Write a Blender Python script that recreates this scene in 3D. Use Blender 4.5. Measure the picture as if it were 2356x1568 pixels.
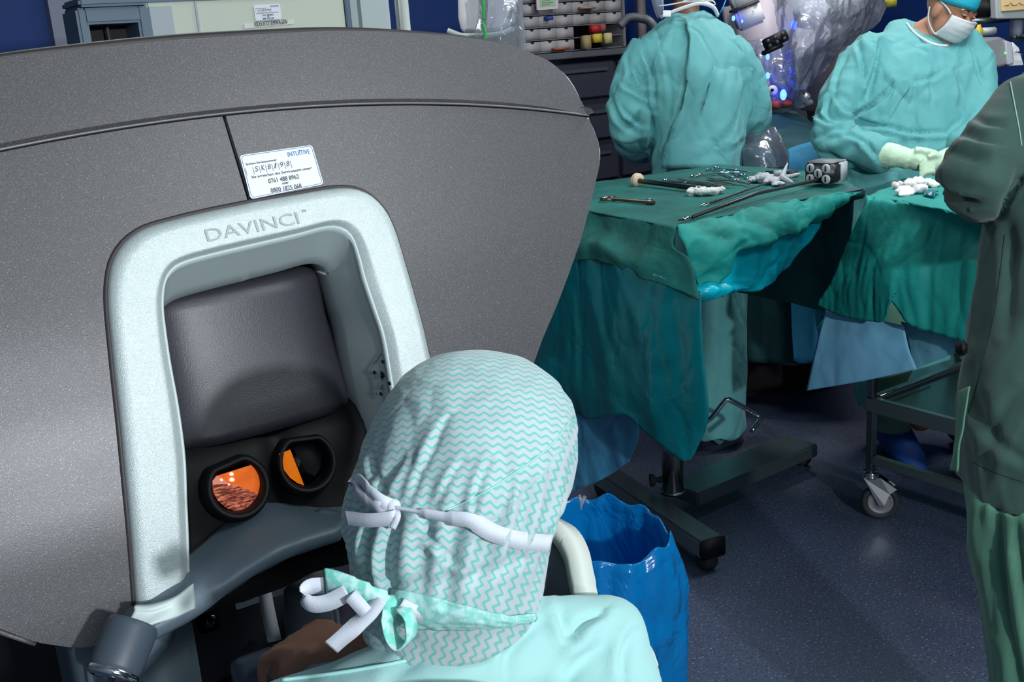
import bpy, bmesh, math, random
from math import sin, cos, pi, radians, sqrt, atan2
from mathutils import Vector, Matrix, noise, Euler
from mathutils.bvhtree import BVHTree
random.seed(7)
for o in list(bpy.data.objects): bpy.data.objects.remove(o)
SC = bpy.context.scene
COL = SC.collection
# ------------------------------------------------------------------ camera
FPX, IW, IH = 2450.0, 2356.0, 1568.0
YAW, PITCH, ROLL, EYE = radians(34), radians(15.4), radians(4.2), 1.6
fw = Vector((sin(YAW)*cos(PITCH), cos(YAW)*cos(PITCH), -sin(PITCH)))
r0 = Vector((cos(YAW), -sin(YAW), 0)); u0 = r0.cross(fw)
RT = r0*cos(ROLL) - u0*sin(ROLL)
UP = r0*sin(ROLL) + u0*cos(ROLL)
CAMP = Vector((0, 0, EYE))
cd = bpy.data.cameras.new('camera'); cam = bpy.data.objects.new('camera', cd); COL.objects.link(cam)
cd.sensor_width = 36; cd.sensor_fit = 'HORIZONTAL'; cd.lens = 36*FPX/IW; cd.clip_start = .05
m = Matrix.Identity(4)
for i in range(3):
    m[i][0] = RT[i]; m[i][1] = UP[i]; m[i][2] = -fw[i]; m[i][3] = CAMP[i]
cam.matrix_world = m
SC.camera = cam
# ------------------------------------------------------------------ world and light
w = bpy.data.worlds.new('world'); SC.world = w; w.use_nodes = True
w.node_tree.nodes['Background'].inputs[0].default_value = (.55, .72, 1, 1)
w.node_tree.nodes['Background'].inputs[1].default_value = .12
SC.view_settings.view_transform = 'Standard'; SC.view_settings.look = 'None'
SC.view_settings.exposure = 0.0; SC.view_settings.gamma = 1; SC.view_settings.use_curve_mapping = False
def area(name, loc, target, sx, sy, power, col, spread=180):
    l = bpy.data.lights.new(name, 'AREA'); l.shape = 'RECTANGLE'; l.size = sx; l.size_y = sy
    l.energy = power; l.color = col; l.spread = radians(spread)
    o = bpy.data.objects.new(name, l); COL.objects.link(o); o.location = loc
    d = Vector(target) - Vector(loc)
    o.rotation_euler = d.to_track_quat('-Z', 'Y').to_euler()
    return o
# daylight entering through the window in the wall behind the photographer
area('window_daylight', (-.35, -2.9, 2.1), (.5, 1.2, 1.1), 1.05, 1.2, 26, (.88, .95, 1))
# small unseen key light aimed at the console, sized for a crisp head shadow
area('key_light', (.50, -2.55, 2.13), (.45, 1.1, 1.2), .13, .13, 112, (.92, .97, 1))
# three ceiling panels of the operating room
area('ceiling_panel_light', (1.5, -.5, 2.97), (1.5, -.5, 0), .9, .6, 32, (.93, 1, .97))
area('ceiling_panel_light', (3.2, 1.6, 2.97), (3.2, 1.6, 0), 1.5, .9, 46, (.90, .98, 1))
area('ceiling_panel_light', (1.2, 3.6, 2.97), (1.2, 3.6, 0), 1.2, .6, 26, (.93, 1, .97))
area('robot_fill_light', (4.1, 3.2, 2.7), (4.1, 3.7, 1.2), .5, .5, 22, (1, .98, .95))  # unseen light added over the patient to brighten the robot and its cover

# ------------------------------------------------------------------ pixel rays to places in the room
def ray(x, y): return fw + RT*((x-1178)/FPX) + UP*((784-y)/FPX)
def P(x, y, d): return CAMP + ray(x, y)*d
def PZ(x, y, z):
    r = ray(x, y); return CAMP + r*((z-EYE)/r.z)
def PY(x, y, Y):
    r = ray(x, y); return CAMP + r*(Y/r.y)
def PX(x, y, X):
    r = ray(x, y); return CAMP + r*(X/r.x)
def depth(p): return (p-CAMP).dot(fw)
LAT = Vector((cos(YAW), -sin(YAW), 0)); DEP = Vector((sin(YAW), cos(YAW), 0)); ZZ = Vector((0, 0, 1))
# ------------------------------------------------------------------ materials
def lin(c):
    return tuple(((v/255)/12.92 if v/255 <= .04045 else ((v/255+.055)/1.055)**2.4) for v in c)
MATS = {}
def mat(name, rgb, rough=.6, metal=0, bump=None, speck=None, var=None, sheen=0, spec=.5, trans=0, alpha=1, emit=None, coat=0, crumple=None):
    """bump=(scale,strength) noise; speck=(scale,rgb2,amount) flecks; var=(scale,rgb2,lo,hi) blotches"""
    if name in MATS: return MATS[name]
    mt = bpy.data.materials.new(name); mt.use_nodes = True; MATS[name] = mt
    nt = mt.node_tree; N = nt.nodes; L = nt.links; b = N['Principled BSDF']
    b.inputs['Base Color'].default_value = (*lin(rgb), 1); b.inputs['Roughness'].default_value = rough
    b.inputs['Metallic'].default_value = metal; b.inputs['Specular IOR Level'].default_value = spec
    b.inputs['Transmission Weight'].default_value = trans; b.inputs['Alpha'].default_value = alpha
    b.inputs['Sheen Weight'].default_value = sheen; b.inputs['Coat Weight'].default_value = coat
    if emit:
        b.inputs['Emission Color'].default_value = (*lin(emit[0]), 1); b.inputs['Emission Strength'].default_value = emit[1]
    tc = N.new('ShaderNodeTexCoord'); src = None
    def noi(scale, det=2):
        n = N.new('ShaderNodeTexNoise'); n.inputs['Scale'].default_value = scale; n.inputs['Detail'].default_value = det
        L.new(tc.outputs['Object'], n.inputs['Vector']); return n
    def mixc(fac, rgb2):
        nonlocal src
        mx = N.new('ShaderNodeMix'); mx.data_type = 'RGBA'
        if src: L.new(src, mx.inputs[6])
        else: mx.inputs[6].default_value = (*lin(rgb), 1)
        mx.inputs[7].default_value = (*lin(rgb2), 1); L.new(fac, mx.inputs[0]); src = mx.outputs[2]
    def ramp(inp, lo, hi, amt=1):
        r = N.new('ShaderNodeMapRange'); r.inputs[1].default_value = lo; r.inputs[2].default_value = hi; r.inputs[4].default_value = amt
        L.new(inp, r.inputs[0]); return r.outputs[0]
    if var: mixc(ramp(noi(var[0], 4).outputs[0], var[2], var[3]), var[1])
    if speck:
        for s in (speck if isinstance(speck, list) else [speck]):
            mixc(ramp(noi(s[0], 1).outputs[0], s[2], s[2]+.04), s[1])
    if src: L.new(src, b.inputs['Base Color'])
    nrm_ = None
    if crumple:
        vo = N.new('ShaderNodeTexVoronoi'); vo.feature = 'DISTANCE_TO_EDGE'; vo.inputs['Scale'].default_value = crumple[0]
        wv = N.new('ShaderNodeVectorMath'); wv.operation = 'MULTIPLY_ADD'; wv.inputs[1].default_value = (.12, .12, .12)
        nv = N.new('ShaderNodeTexNoise'); nv.inputs['Scale'].default_value = 5; L.new(tc.outputs['Object'], nv.inputs['Vector'])
        mp = N.new('ShaderNodeMapping'); mp.inputs['Scale'].default_value = (1, 1, .55); L.new(tc.outputs['Object'], mp.inputs[0])
        L.new(nv.outputs['Color'], wv.inputs[0]); L.new(mp.outputs[0], wv.inputs[2]); L.new(wv.outputs[0], vo.inputs['Vector'])
        b0 = N.new('ShaderNodeBump'); b0.inputs['Strength'].default_value = crumple[1]; b0.inputs['Distance'].default_value = crumple[2]
        cl = N.new('ShaderNodeMath'); cl.operation = 'MINIMUM'; cl.inputs[1].default_value = crumple[3] if len(crumple) > 3 else .09; L.new(vo.outputs['Distance'], cl.inputs[0])
        L.new(cl.outputs[0], b0.inputs['Height']); L.new(b0.outputs[0], b.inputs['Normal']); nrm_ = b0.outputs[0]
    if bump:
        bp = N.new('ShaderNodeBump'); bp.inputs['Strength'].default_value = bump[1]; bp.inputs['Distance'].default_value = .002 if len(bump) < 3 else bump[2]
        L.new(noi(bump[0], 3).outputs[0], bp.inputs['Height']); L.new(bp.outputs[0], b.inputs['Normal'])
        if nrm_: L.new(nrm_, bp.inputs['Normal'])
    return mt
def film(name, rgb, op=.35, gloss=.5, rough=.12, creases=30, bstr=.7, tcol=(235, 240, 245)):
    """thin plastic sheet: see-through, tinted, with glossy creases"""
    if name in MATS: return MATS[name]
    mt = bpy.data.materials.new(name); mt.use_nodes = True; MATS[name] = mt
    nt = mt.node_tree; N = nt.nodes; L = nt.links
    N.remove(N['Principled BSDF']); out = [n for n in N if n.type == 'OUTPUT_MATERIAL'][0]
    tc = N.new('ShaderNodeTexCoord'); vo = N.new('ShaderNodeTexNoise')
    vo.inputs['Scale'].default_value = creases; vo.inputs['Detail'].default_value = 3; vo.inputs['Distortion'].default_value = 1.2
    L.new(tc.outputs['Object'], vo.inputs['Vector'])
    bp = N.new('ShaderNodeBump'); bp.inputs['Strength'].default_value = bstr; bp.inputs['Distance'].default_value = .02
    L.new(vo.outputs[0], bp.inputs['Height'])
    tr = N.new('ShaderNodeBsdfTransparent'); tr.inputs[0].default_value = (*lin(tcol), 1)
    df = N.new('ShaderNodeBsdfDiffuse'); df.inputs[0].default_value = (*lin(rgb), 1)
    tl = N.new('ShaderNodeBsdfTranslucent'); tl.inputs[0].default_value = (*lin(rgb), 1)
    gl = N.new('ShaderNodeBsdfGlossy'); gl.inputs['Roughness'].default_value = rough
    for n in (df, tl, gl): L.new(bp.outputs[0], n.inputs['Normal'])
    m0 = N.new('ShaderNodeMixShader'); m0.inputs[0].default_value = .35; L.new(df.outputs[0], m0.inputs[1]); L.new(tl.outputs[0], m0.inputs[2])
    m1 = N.new('ShaderNodeMixShader'); m1.inputs[0].default_value = op; L.new(tr.outputs[0], m1.inputs[1]); L.new(m0.outputs[0], m1.inputs[2])
    fr = N.new('ShaderNodeFresnel'); fr.inputs[0].default_value = 1.45; L.new(bp.outputs[0], fr.inputs['Normal'])
    mu = N.new('ShaderNodeMath'); mu.operation = 'MULTIPLY'; mu.inputs[1].default_value = gloss*2; mu.use_clamp = True; L.new(fr.outputs[0], mu.inputs[0])
    m2 = N.new('ShaderNodeMixShader'); L.new(mu.outputs[0], m2.inputs[0]); L.new(m1.outputs[0], m2.inputs[1]); L.new(gl.outputs[0], m2.inputs[2])
    L.new(m2.outputs[0], out.inputs[0])
    return mt
GREY = mat('console_grey', (86, 85, 88), .42, .25, bump=(900, .25, .0006), speck=[(1000, (128, 128, 130), .63), (850, (60, 60, 62), .66)])
RIM = mat('dark_rim_plastic', (52, 48, 50), .55)
SILVER = mat('silver_paint', (190, 203, 204), .36, .42, bump=(1300, .6, .001), speck=[(1400, (232, 240, 240), .6)])
SILVERD = mat('satin_grey_plastic', (184, 198, 198), .5, .1)
CHIN = mat('blue_grey_plastic', (88, 104, 116), .5, .1)
BLACK = mat('black_plastic', (12, 13, 17), .55, spec=.25, bump=(700, .2, .0006))
PADM = mat('black_vinyl', (52, 51, 58), .40, bump=(650, .35, .0008), speck=(900, (66, 66, 76), .62))
GLOSSB = mat('gloss_black', (8, 8, 10), .15)
STEEL = mat('steel', (150, 155, 158), .28, 1, bump=(200, .1))
STEELD = mat('brushed_dark_steel', (126, 142, 144), .30, .85)
CHROME = mat('chrome', (215, 218, 220), .12, 1)
WHITE = mat('white_plastic', (214, 216, 218), .45)
OFFW = mat('grey_white_plastic', (188, 194, 188), .5)
PAPER = mat('white_paper', (226, 232, 240), .7)
INK = mat('black_ink', (40, 38, 48), .6)
BLUEINK = mat('blue_ink', (70, 120, 180), .6)
PENINK = mat('grey_pen', (90, 90, 110), .6)
GOWN = mat('teal_nonwoven', (90, 163, 166), .75, bump=(14, .12, .02), sheen=.1, crumple=(5.5, .8, .05))
GOWNB = mat('blue_gown_cloth', (105, 170, 190), .8, bump=(16, .2, .02), crumple=(7, .4, .03))
SCRUB = mat('pale_teal_scrub', (150, 194, 194), .85, bump=(450, .3, .0008), sheen=.2)
GREENS = mat('dark_green_scrub', (46, 78, 72), .8, bump=(500, .2, .0008), sheen=.2)
GREENT = mat('green_trousers', (70, 118, 98), .8, bump=(500, .2, .0008), sheen=.15)
SKIN = mat('skin_tan', (150, 104, 82), .55, bump=(300, .15, .001))
SKIND = mat('skin_brown', (112, 72, 54), .55, bump=(300, .15, .001))
DRAPE = mat('dark_green_drape', (5, 86, 82), .75, bump=(40, .35, .01), crumple=(6, .35, .02), var=(5, (6, 112, 104), .4, .65))
DRAPE2 = mat('teal_drape', (0, 134, 126), .7, bump=(30, .3, .01), crumple=(7, .4, .03), var=(5, (10, 150, 142), .4, .65))
FILMT = mat('teal_film', (0, 104, 114), .27, bump=(18, .2, .02), crumple=(6, .5, .04))
FILMC = mat('cyan_film', (0, 170, 192), .28, bump=(16, .15, .02), crumple=(7, .5, .03))
FILMB = mat('blue_film', (70, 140, 180), .4, bump=(16, .3, .02))
SHEETB = mat('light_blue_sheet', (122, 188, 222), .75, bump=(20, .15, .01))
BAG = film('blue_bag_film', (10, 140, 215), .74, .42, .18, 9, 1.0, (70, 160, 220))
CLEAR = film('clear_film', (222, 224, 232), .20, .4, .12, 14, .5)
RED = mat('red_card', (190, 40, 45), .6); YEL = mat('yellow_card', (215, 190, 70), .6); ORG = mat('orange_cloth', (190, 80, 50), .7)
GREENP = mat('green_tape', (20, 150, 60), .4)
NAVY = mat('navy_wall', (0, 52, 124), .65, bump=(60, .1)); NAVYD = mat('navy_panel', (0, 26, 66), .55)
DARK = mat('dark_cabinet', (38, 40, 50), .5); DARKER = mat('cavity_dark', (12, 13, 18), .7)
RUBBER = mat('rubber', (36, 38, 42), .7)
LED = mat('blue_led', (40, 90, 255), .4, emit=((40, 70, 255), 14))
SKINL = mat('skin_light_brown', (186, 132, 106), .55, bump=(300, .12, .001))
MASKM = mat('white_mask', (214, 216, 220), .85, bump=(300, .2, .001))
GLOVE = mat('latex_glove', (196, 226, 196), .5, bump=(60, .2, .003))
GAUZE = mat('gauze', (226, 224, 224), .9, bump=(180, .7, .003))

# ------------------------------------------------------------------ mesh building
def mesh_obj(name, verts, faces, mt, parent=None, uvs=None, smooth=True, local=False):
    me = bpy.data.meshes.new(name)
    off = Vector((0, 0, 0))
    if parent is not None and not local:
        off = Vector(parent['_o']) if '_o' in parent else Vector((0, 0, 0))
    me.from_pydata([tuple(Vector(v)-off) for v in verts], [], faces)
    if uvs:
        ul = me.uv_layers.new(name='UVMap')
        for lp in me.loops: ul.data[lp.index].uv = uvs[lp.vertex_index]
    for p in me.polygons: p.use_smooth = smooth
    me.validate(); me.update()
    bm = bmesh.new(); bm.from_mesh(me); bmesh.ops.recalc_face_normals(bm, faces=bm.faces); bm.to_mesh(me); bm.free()
    o = bpy.data.objects.new(name, me); COL.objects.link(o)
    if mt: me.materials.append(mt)
    if parent is not None:
        o.parent = parent; o['_o'] = tuple(off)
    else: o['_o'] = (0, 0, 0)
    return o
def sharp(o, ang=35):
    """keep hard edges hard"""
    me = o.data; bm = bmesh.new(); bm.from_mesh(me)
    for e in bm.edges:
        if len(e.link_faces) == 2 and e.calc_face_angle(0) > radians(ang): e.smooth = False
    bm.to_mesh(me); bm.free(); return o
def tag(o, label=None, cat=None, group=None, kind=None):
    if label: o['label'] = label
    if cat: o['category'] = cat
    if group: o['group'] = group
    if kind: o['kind'] = kind
    return o
def thing(name, label, cat, loc=(0, 0, 0), group=None):
    o = bpy.data.objects.new(name, None); COL.objects.link(o); o.location = loc; o.empty_display_size = .05
    o['_o'] = tuple(loc); return tag(o, label, cat, group)
class MB:
    """collects shapes into one mesh"""
    def __init__(s): s.v = []; s.f = []
    def add(s, vf):
        n = len(s.v); s.v += [Vector(a) for a in vf[0]]; s.f += [tuple(i+n for i in f) for f in vf[1]]; return s
    def build(s, name, mt, parent=None, smooth=True, ang=35):
        o = mesh_obj(name, s.v, s.f, mt, parent, smooth=smooth)
        return sharp(o, ang) if ang else o
def box(c, s, ax=None, bev=.0):
    """box centre c, full size s, axes ax; bevelled"""
    X, Y, Z = ax or (Vector((1, 0, 0)), Vector((0, 1, 0)), Vector((0, 0, 1)))
    bm = bmesh.new(); bmesh.ops.create_cube(bm, size=1)
    for v in bm.verts: v.co = Vector((v.co.x*s[0], v.co.y*s[1], v.co.z*s[2]))
    if bev: bmesh.ops.bevel(bm, geom=list(bm.edges), offset=bev, segments=2, affect='EDGES')
    vs = [Vector(c)+X*v.co.x+Y*v.co.y+Z*v.co.z for v in bm.verts]
    bm.verts.index_update(); fs = [tuple(v.index for v in f.verts) for f in bm.faces]; bm.free()
    return vs, fs
def loft(secs, caps=True, closed=True):
    n = len(secs[0]); v = [p for s in secs for p in s]; f = []
    for i in range(len(secs)-1):
        for j in range(n if closed else n-1):
            k = (j+1) % n; f.append((i*n+j, i*n+k, (i+1)*n+k, (i+1)*n+j))
    if caps and closed: f.append(tuple(range(n))[::-1]); f.append(tuple((len(secs)-1)*n+j for j in range(n)))
    return v, f
def frames(pts):
    pts = [Vector(p) for p in pts]; T = []
    for i in range(len(pts)):
        a = pts[max(i-1, 0)]; b = pts[min(i+1, len(pts)-1)]; T.append((b-a).normalized())
    n = T[0].orthogonal().normalized(); out = []
    for t in T:
        n = (n - t*n.dot(t)); n = n.normalized() if n.length > 1e-6 else t.orthogonal().normalized()
        out.append((t, n, t.cross(n)))
    return out
def tube(pts, r, seg=12, caps=True):
    pts = [Vector(p) for p in pts]; fr = frames(pts); R = r if isinstance(r, (list, tuple)) else [r]*len(pts)
    return loft([[p+(b*cos(2*pi*j/seg)+c*sin(2*pi*j/seg))*q for j in range(seg)] for p, (a, b, c), q in zip(pts, fr, R)], caps)
def capsule(a, b, ra, rb, seg=16):
    a = Vector(a); b = Vector(b); d = b-a; L = d.length; d = d.normalized(); ps = []; rs = []
    for k in range(5):
        t = -pi/2*(1-k/4)*.98; ps.append(a+d*ra*sin(t)); rs.append(ra*cos(t))
    for k in range(5):
        t = pi/2*(k/4)*.98; ps.append(b+d*rb*sin(t)); rs.append(rb*cos(t))
    x = d.orthogonal().normalized(); y = d.cross(x)
    return loft([[p+(x*cos(2*pi*j/seg)+y*sin(2*pi*j/seg))*q for j in range(seg)] for p, q in zip(ps, rs)])
def ellipsoid(c, r, ax=None, seg=20, rings=12):
    X, Y, Z = ax or (Vector((1, 0, 0)), Vector((0, 1, 0)), Vector((0, 0, 1))); secs = []
    for i in range(rings+1):
        t = -pi/2+pi*(i+.001)/(rings+.002)
        secs.append([Vector(c)+Z*r[2]*sin(t)+(X*r[0]*cos(2*pi*j/seg)+Y*r[1]*sin(2*pi*j/seg))*cos(t) for j in range(seg)])
    return loft(secs)
def catmull(pts, n):
    """n points evenly along a smooth curve through pts"""
    p = [Vector(q) for q in pts]
    if len(p) == 2: return [p[0].lerp(p[1], i/(n-1)) for i in range(n)]
    q = [p[0]*2-p[1]] + p + [p[-1]*2-p[-2]]; den = []
    for i in range(1, len(q)-2):
        for k in range(12):
            t = k/12; a, b, c, d = q[i-1:i+3]
            den.append(.5*((2*b)+(c-a)*t+(2*a-5*b+4*c-d)*t*t+(3*b-a-3*c+d)*t**3))
    den.append(p[-1]); return even(den, n)
def even(p, n):
    s = [0]
    for i in range(1, len(p)): s.append(s[-1]+(p[i]-p[i-1]).length)
    out = []; j = 0
    for i in range(n):
        t = s[-1]*i/(n-1)
        while j < len(p)-2 and s[j+1] < t: j += 1
        d = s[j+1]-s[j]; out.append(p[j].lerp(p[j+1], (t-s[j])/d if d else 0))
    return out
def sheet(rows, n=40, m=8, disp=None, th=.002, straight=False):
    """cloth patch through rows of points; closed solid of thickness th"""
    R = [(even([Vector(q) for q in r], n) if straight else catmull(r, n)) for r in rows]
    cols = []
    for j in range(n):
        c = [r[j] for r in R]; cols.append(catmull(c, m) if len(c) > 2 else [c[0].lerp(c[1], i/(m-1)) for i in range(m)])
    g = [[cols[j][i] for j in range(n)] for i in range(m)]
    return solid(g, disp, th)
def solid(g, disp=None, th=.002):
    m = len(g); n = len(g[0])
    def nrm(i, j):
        a = g[min(i+1, m-1)][j]-g[max(i-1, 0)][j]; b = g[i][min(j+1, n-1)]-g[i][max(j-1, 0)]
        c = b.cross(a); return c.normalized() if c.length > 1e-9 else ZZ
    Nn = [[nrm(i, j) for j in range(n)] for i in range(m)]
    if disp: g = [[g[i][j]+Nn[i][j]*disp(g[i][j], i/(m-1), j/(n-1)) for j in range(n)] for i in range(m)]
    v = [g[i][j] for i in range(m) for j in range(n)] + [g[i][j]-Nn[i][j]*th for i in range(m) for j in range(n)]
    o = m*n; f = []
    for i in range(m-1):
        for j in range(n-1):
            a = i*n+j; f.append((a, a+1, a+n+1, a+n)); f.append((o+a, o+a+n, o+a+n+1, o+a+1))
    for j in range(n-1):
        f.append((j, o+j, o+j+1, j+1)); a = (m-1)*n+j; f.append((a, a+1, o+a+1, o+a))
    for i in range(m-1):
        a = i*n; f.append((a, a+n, o+a+n, o+a)); a = i*n+n-1; f.append((a, o+a, o+a+n, a+n))
    return v, f
def backed(g, th):
    """solid whose thickness goes away from the front"""
    i, j = len(g)//2, len(g[0])//2; a = g[i+1][j]-g[i-1][j]; b = g[i][j+1]-g[i][j-1]
    return solid(g, None, th if b.cross(a).y < 0 else -th)
def crease(p, s=9., amp=.01, stretch=(1, 1, .45), seed=0.):
    """non-woven cloth: flat facets meeting in soft ridges"""
    q = Vector((p[0]*stretch[0]*s+seed, p[1]*stretch[1]*s, p[2]*stretch[2]*s))
    q += noise.noise_vector(q*.6)*.8
    a = 1-abs(noise.noise(q))*2.2; b = 1-abs(noise.noise(q*2.3+Vector((5, 3, 1))))*2.2
    return amp*(a*abs(a)*.75+b*abs(b)*.3-.4)
def crumple(p, s=7., amp=.02, stretch=(1, 1, .5), seed=0.):
    """straight-edged facets with sharp valleys, like creased non-woven cloth"""
    q = Vector((p[0]*stretch[0]*s+seed, p[1]*stretch[1]*s+seed*.7, p[2]*stretch[2]*s))
    q += noise.noise_vector(q*.55)*.55
    d = noise.voronoi(q)[0]
    return amp*(min(d[1]-d[0], .55)-.25)
def pix(p):
    d = Vector(p)-CAMP; w_ = d.dot(fw); return 1178+FPX*d.dot(RT)/w_, 784-FPX*d.dot(UP)/w_
def creased(segs, base=None):
    """pressed-in folds along traced polylines: list of (points, width, depth)"""
    L_ = []
    for pts, w_, dp in segs:
        c = catmull([Vector((a, b, 0)) for a, b in pts], 10) if len(pts) > 2 else [Vector((a, b, 0)) for a, b in pts]
        L_.append((c, w_, dp, min(q.x for q in c)-4*w_, max(q.x for q in c)+4*w_, min(q.y for q in c)-4*w_, max(q.y for q in c)+4*w_))
    def f(p, n):
        t = base(p, n) if base else 0
        if n.dot(p-CAMP) > 0: return t
        x, y = pix(p)
        for c, w_, dp, x0, x1, y0, y1 in L_:
            if not (x0 < x < x1 and y0 < y < y1): continue
            best = 1e9; sg = 1
            for i in range(len(c)-1):
                a, b = c[i], c[i+1]; dx, dy = b.x-a.x, b.y-a.y; l2 = dx*dx+dy*dy
                u = max(0, min(1, ((x-a.x)*dx+(y-a.y)*dy)/l2)); ex, ey = x-a.x-dx*u, y-a.y-dy*u; r = sqrt(ex*ex+ey*ey)
                if r < best: best = r; sg = 1 if dx*ey-dy*ex > 0 else -1; g_ = (i+u)/(len(c)-1)
            k = sin(pi*min(1, max(0, .08+g_*.84)))**.6
            r = best*sg
            t += dp*k*(-math.exp(-(r/w_)**2)+.75*math.exp(-((r-1.7*w_)/(1.3*w_))**2))
        return t
    return f
def fuse(name, parts, mt, parent=None, voxel=.012, smooth=4, disp=None, cut=None):
    """one continuous skin over overlapping closed shapes"""
    mb = MB()
    for p in parts: mb.add(p)
    t = mesh_obj('tmp', mb.v, mb.f, None)
    r = t.modifiers.new('r', 'REMESH'); r.mode = 'VOXEL'; r.voxel_size = voxel
    s = t.modifiers.new('s', 'SMOOTH'); s.factor = .6; s.iterations = smooth
    dg = bpy.context.evaluated_depsgraph_get(); dg.update()
    me = bpy.data.meshes.new_from_object(t.evaluated_get(dg))
    vs = [v.co.copy() for v in me.vertices]
    if disp: vs = [c+v.normal*disp(c, v.normal) for c, v in zip(vs, me.vertices)]
    fs = [tuple(p.vertices) for p in me.polygons]
    bpy.data.objects.remove(t); bpy.data.meshes.remove(me)
    if cut:
        keep = [not cut(c) for c in vs]; fs = [f for f in fs if all(keep[i] for i in f)]
        idx = {}; nv = []
        for i, k in enumerate(keep):
            if k: idx[i] = len(nv); nv.append(vs[i])
        vs = nv; fs = [tuple(idx[i] for i in f) for f in fs]
    return mesh_obj(name, vs, fs, mt, parent)
def bvh(o):
    """ray target in world coordinates"""
    off = Vector(o['_o']); me = o.data
    return BVHTree.FromPolygons([v.co+off for v in me.vertices], [tuple(p.vertices) for p in me.polygons])
def cast(t, x, y, off=0.):
    h = t.ray_cast(CAMP, ray(x, y).normalized())
    if h[0] is None: return None
    n = h[1]
    if n.dot(ray(x, y)) > 0: n = -n
    return h[0]+n*off
def castline(t, pts, n, off):
    """smooth curve of picture points laid onto a surface"""
    c = catmull([Vector((a, b, 0)) for a, b in pts], n); out = [cast(t, p.x, p.y, off) for p in c]
    ok = [o for o in out if o]
    return ok
def ribbon(pts, width, th, up=None, n=None, ruffle=0):
    """flat band along pts; up = width direction (vector or list)"""
    pts = catmull(pts, n) if n else [Vector(p) for p in pts]; secs = []
    fr = frames(pts)
    for i, (p, (t, a, b)) in enumerate(zip(pts, fr)):
        u = up[min(int(i*len(up)/len(pts)), len(up)-1)] if isinstance(up, list) else (up or ZZ)
        u = Vector(u); u = (u-t*u.dot(t)).normalized(); nn = t.cross(u)
        w = width[min(int(i*len(width)/len(pts)), len(width)-1)] if isinstance(width, list) else width
        o = nn*(ruffle*sin(i*1.3))
        secs.append([p+u*w/2+nn*th/2+o, p-u*w/2+nn*th/2+o, p-u*w/2-nn*th/2+o, p+u*w/2-nn*th/2+o])
    return loft(secs)
def disc(c, r, nrm, th=.002, seg=32, ax=None):
    nrm = Vector(nrm).normalized(); a = nrm.orthogonal().normalized(); b = nrm.cross(a)
    return loft([[Vector(c)+nrm*h+(a*cos(2*pi*j/seg)+b*sin(2*pi*j/seg))*r for j in range(seg)] for h in (-th/2, th/2)])
def lathe(c, axis, prof, seg=28):
    axis = Vector(axis).normalized(); a = axis.orthogonal().normalized(); b = axis.cross(a)
    return loft([[Vector(c)+axis*h+(a*cos(2*pi*j/seg)+b*sin(2*pi*j/seg))*r for j in range(seg)] for r, h in prof])
def text(name, s, o, xd, yd, h, mt, parent, width=None, align='LEFT', depthz=.0004, shear=0):
    """raised lettering; o origin (left end of the baseline), xd along, yd up, cap height h"""
    cu = bpy.data.curves.new('t', 'FONT'); cu.body = s; cu.size = 1; cu.extrude = .01; cu.shear = shear; cu.resolution_u = 3
    t = bpy.data.objects.new('t', cu); COL.objects.link(t)
    dg = bpy.context.evaluated_depsgraph_get(); dg.update(); me = bpy.data.meshes.new_from_object(t.evaluated_get(dg))
    vs = [v.co.copy() for v in me.vertices]; fs = [tuple(p.vertices) for p in me.polygons]
    bpy.data.objects.remove(t); bpy.data.meshes.remove(me)
    x0 = min(v.x for v in vs); x1 = max(v.x for v in vs)
    sc = h/.7; sx = sc if width is None else width/(x1-x0)
    xd = Vector(xd).normalized(); yd = Vector(yd).normalized(); zd = xd.cross(yd)
    sh = {'LEFT': 0, 'CENTER': -(x1-x0)/2, 'RIGHT': -(x1-x0)}[align]
    out = [Vector(o)+xd*(v.x-x0+sh)*sx+yd*v.y*sc+zd*(v.z*depthz/.01+depthz) for v in vs]
    return mesh_obj(name, out, fs, mt, parent, smooth=False)
def struct(o): o['kind'] = 'structure'; return o
# ------------------------------------------------------------------ the room
FLOOR = mat('speckled_vinyl_floor', (62, 71, 93), .5, bump=(400, .1),
            var=(3, (64, 74, 98), .4, .6), speck=[(120, (104, 114, 136), .64), (150, (140, 150, 170), .70), (130, (32, 38, 54), .64)])
def slab(name, c, s, mt): return struct(mesh_obj(name, *box(c, s), mt, smooth=False))
slab('floor', (2.4, 1.5, -.05), (8.4, 9.2, .1), FLOOR)
slab('ceiling', (2.4, 1.5, 3.05), (8.4, 9.2, .1), mat('ceiling_paint', (170, 178, 182), .8))
slab('wall_back', (2.4, 6.05, 1.5), (8.4, .1, 3), NAVY)
slab('wall_right', (6.55, 1.5, 1.5), (.1, 9, 3), NAVY)
slab('wall_left', (-1.75, 1.5, 1.5), (.1, 9, 3), mat('side_wall_paint', (96, 108, 122), .8))
WALLF = mat('rear_wall_paint', (110, 120, 130), .8)
mb = MB()   # wall behind the photographer with its window opening
mb.add(box((-1.35, -3.05, 1.5), (.8, .1, 3))); mb.add(box((3.4, -3.05, 1.5), (6.4, .1, 3)))
mb.add(box((-.375, -3.05, .7), (1.15, .1, 1.4))); mb.add(box((-.375, -3.05, 2.9), (1.15, .1, .2)))
struct(mb.build('wall_front', WALLF))
wn = MB()
for a, b, c, d in ((-.375, 1.42, 1.15, .04), (-.375, 2.78, 1.15, .04), (-.93, 2.1, .04, 1.4), (.18, 2.1, .04, 1.4)): wn.add(box((a, -3.04, b), (c, .06, d)))
wo = struct(wn.build('window_1', WHITE)); wo['_o'] = (0, 0, 0)
mesh_obj('pane', *box((-.375, -3.04, 2.1), (1.07, .006, 1.32)), film('window_glass', (200, 220, 235), .05, .4, .02, 1, 0), wo)

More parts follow.
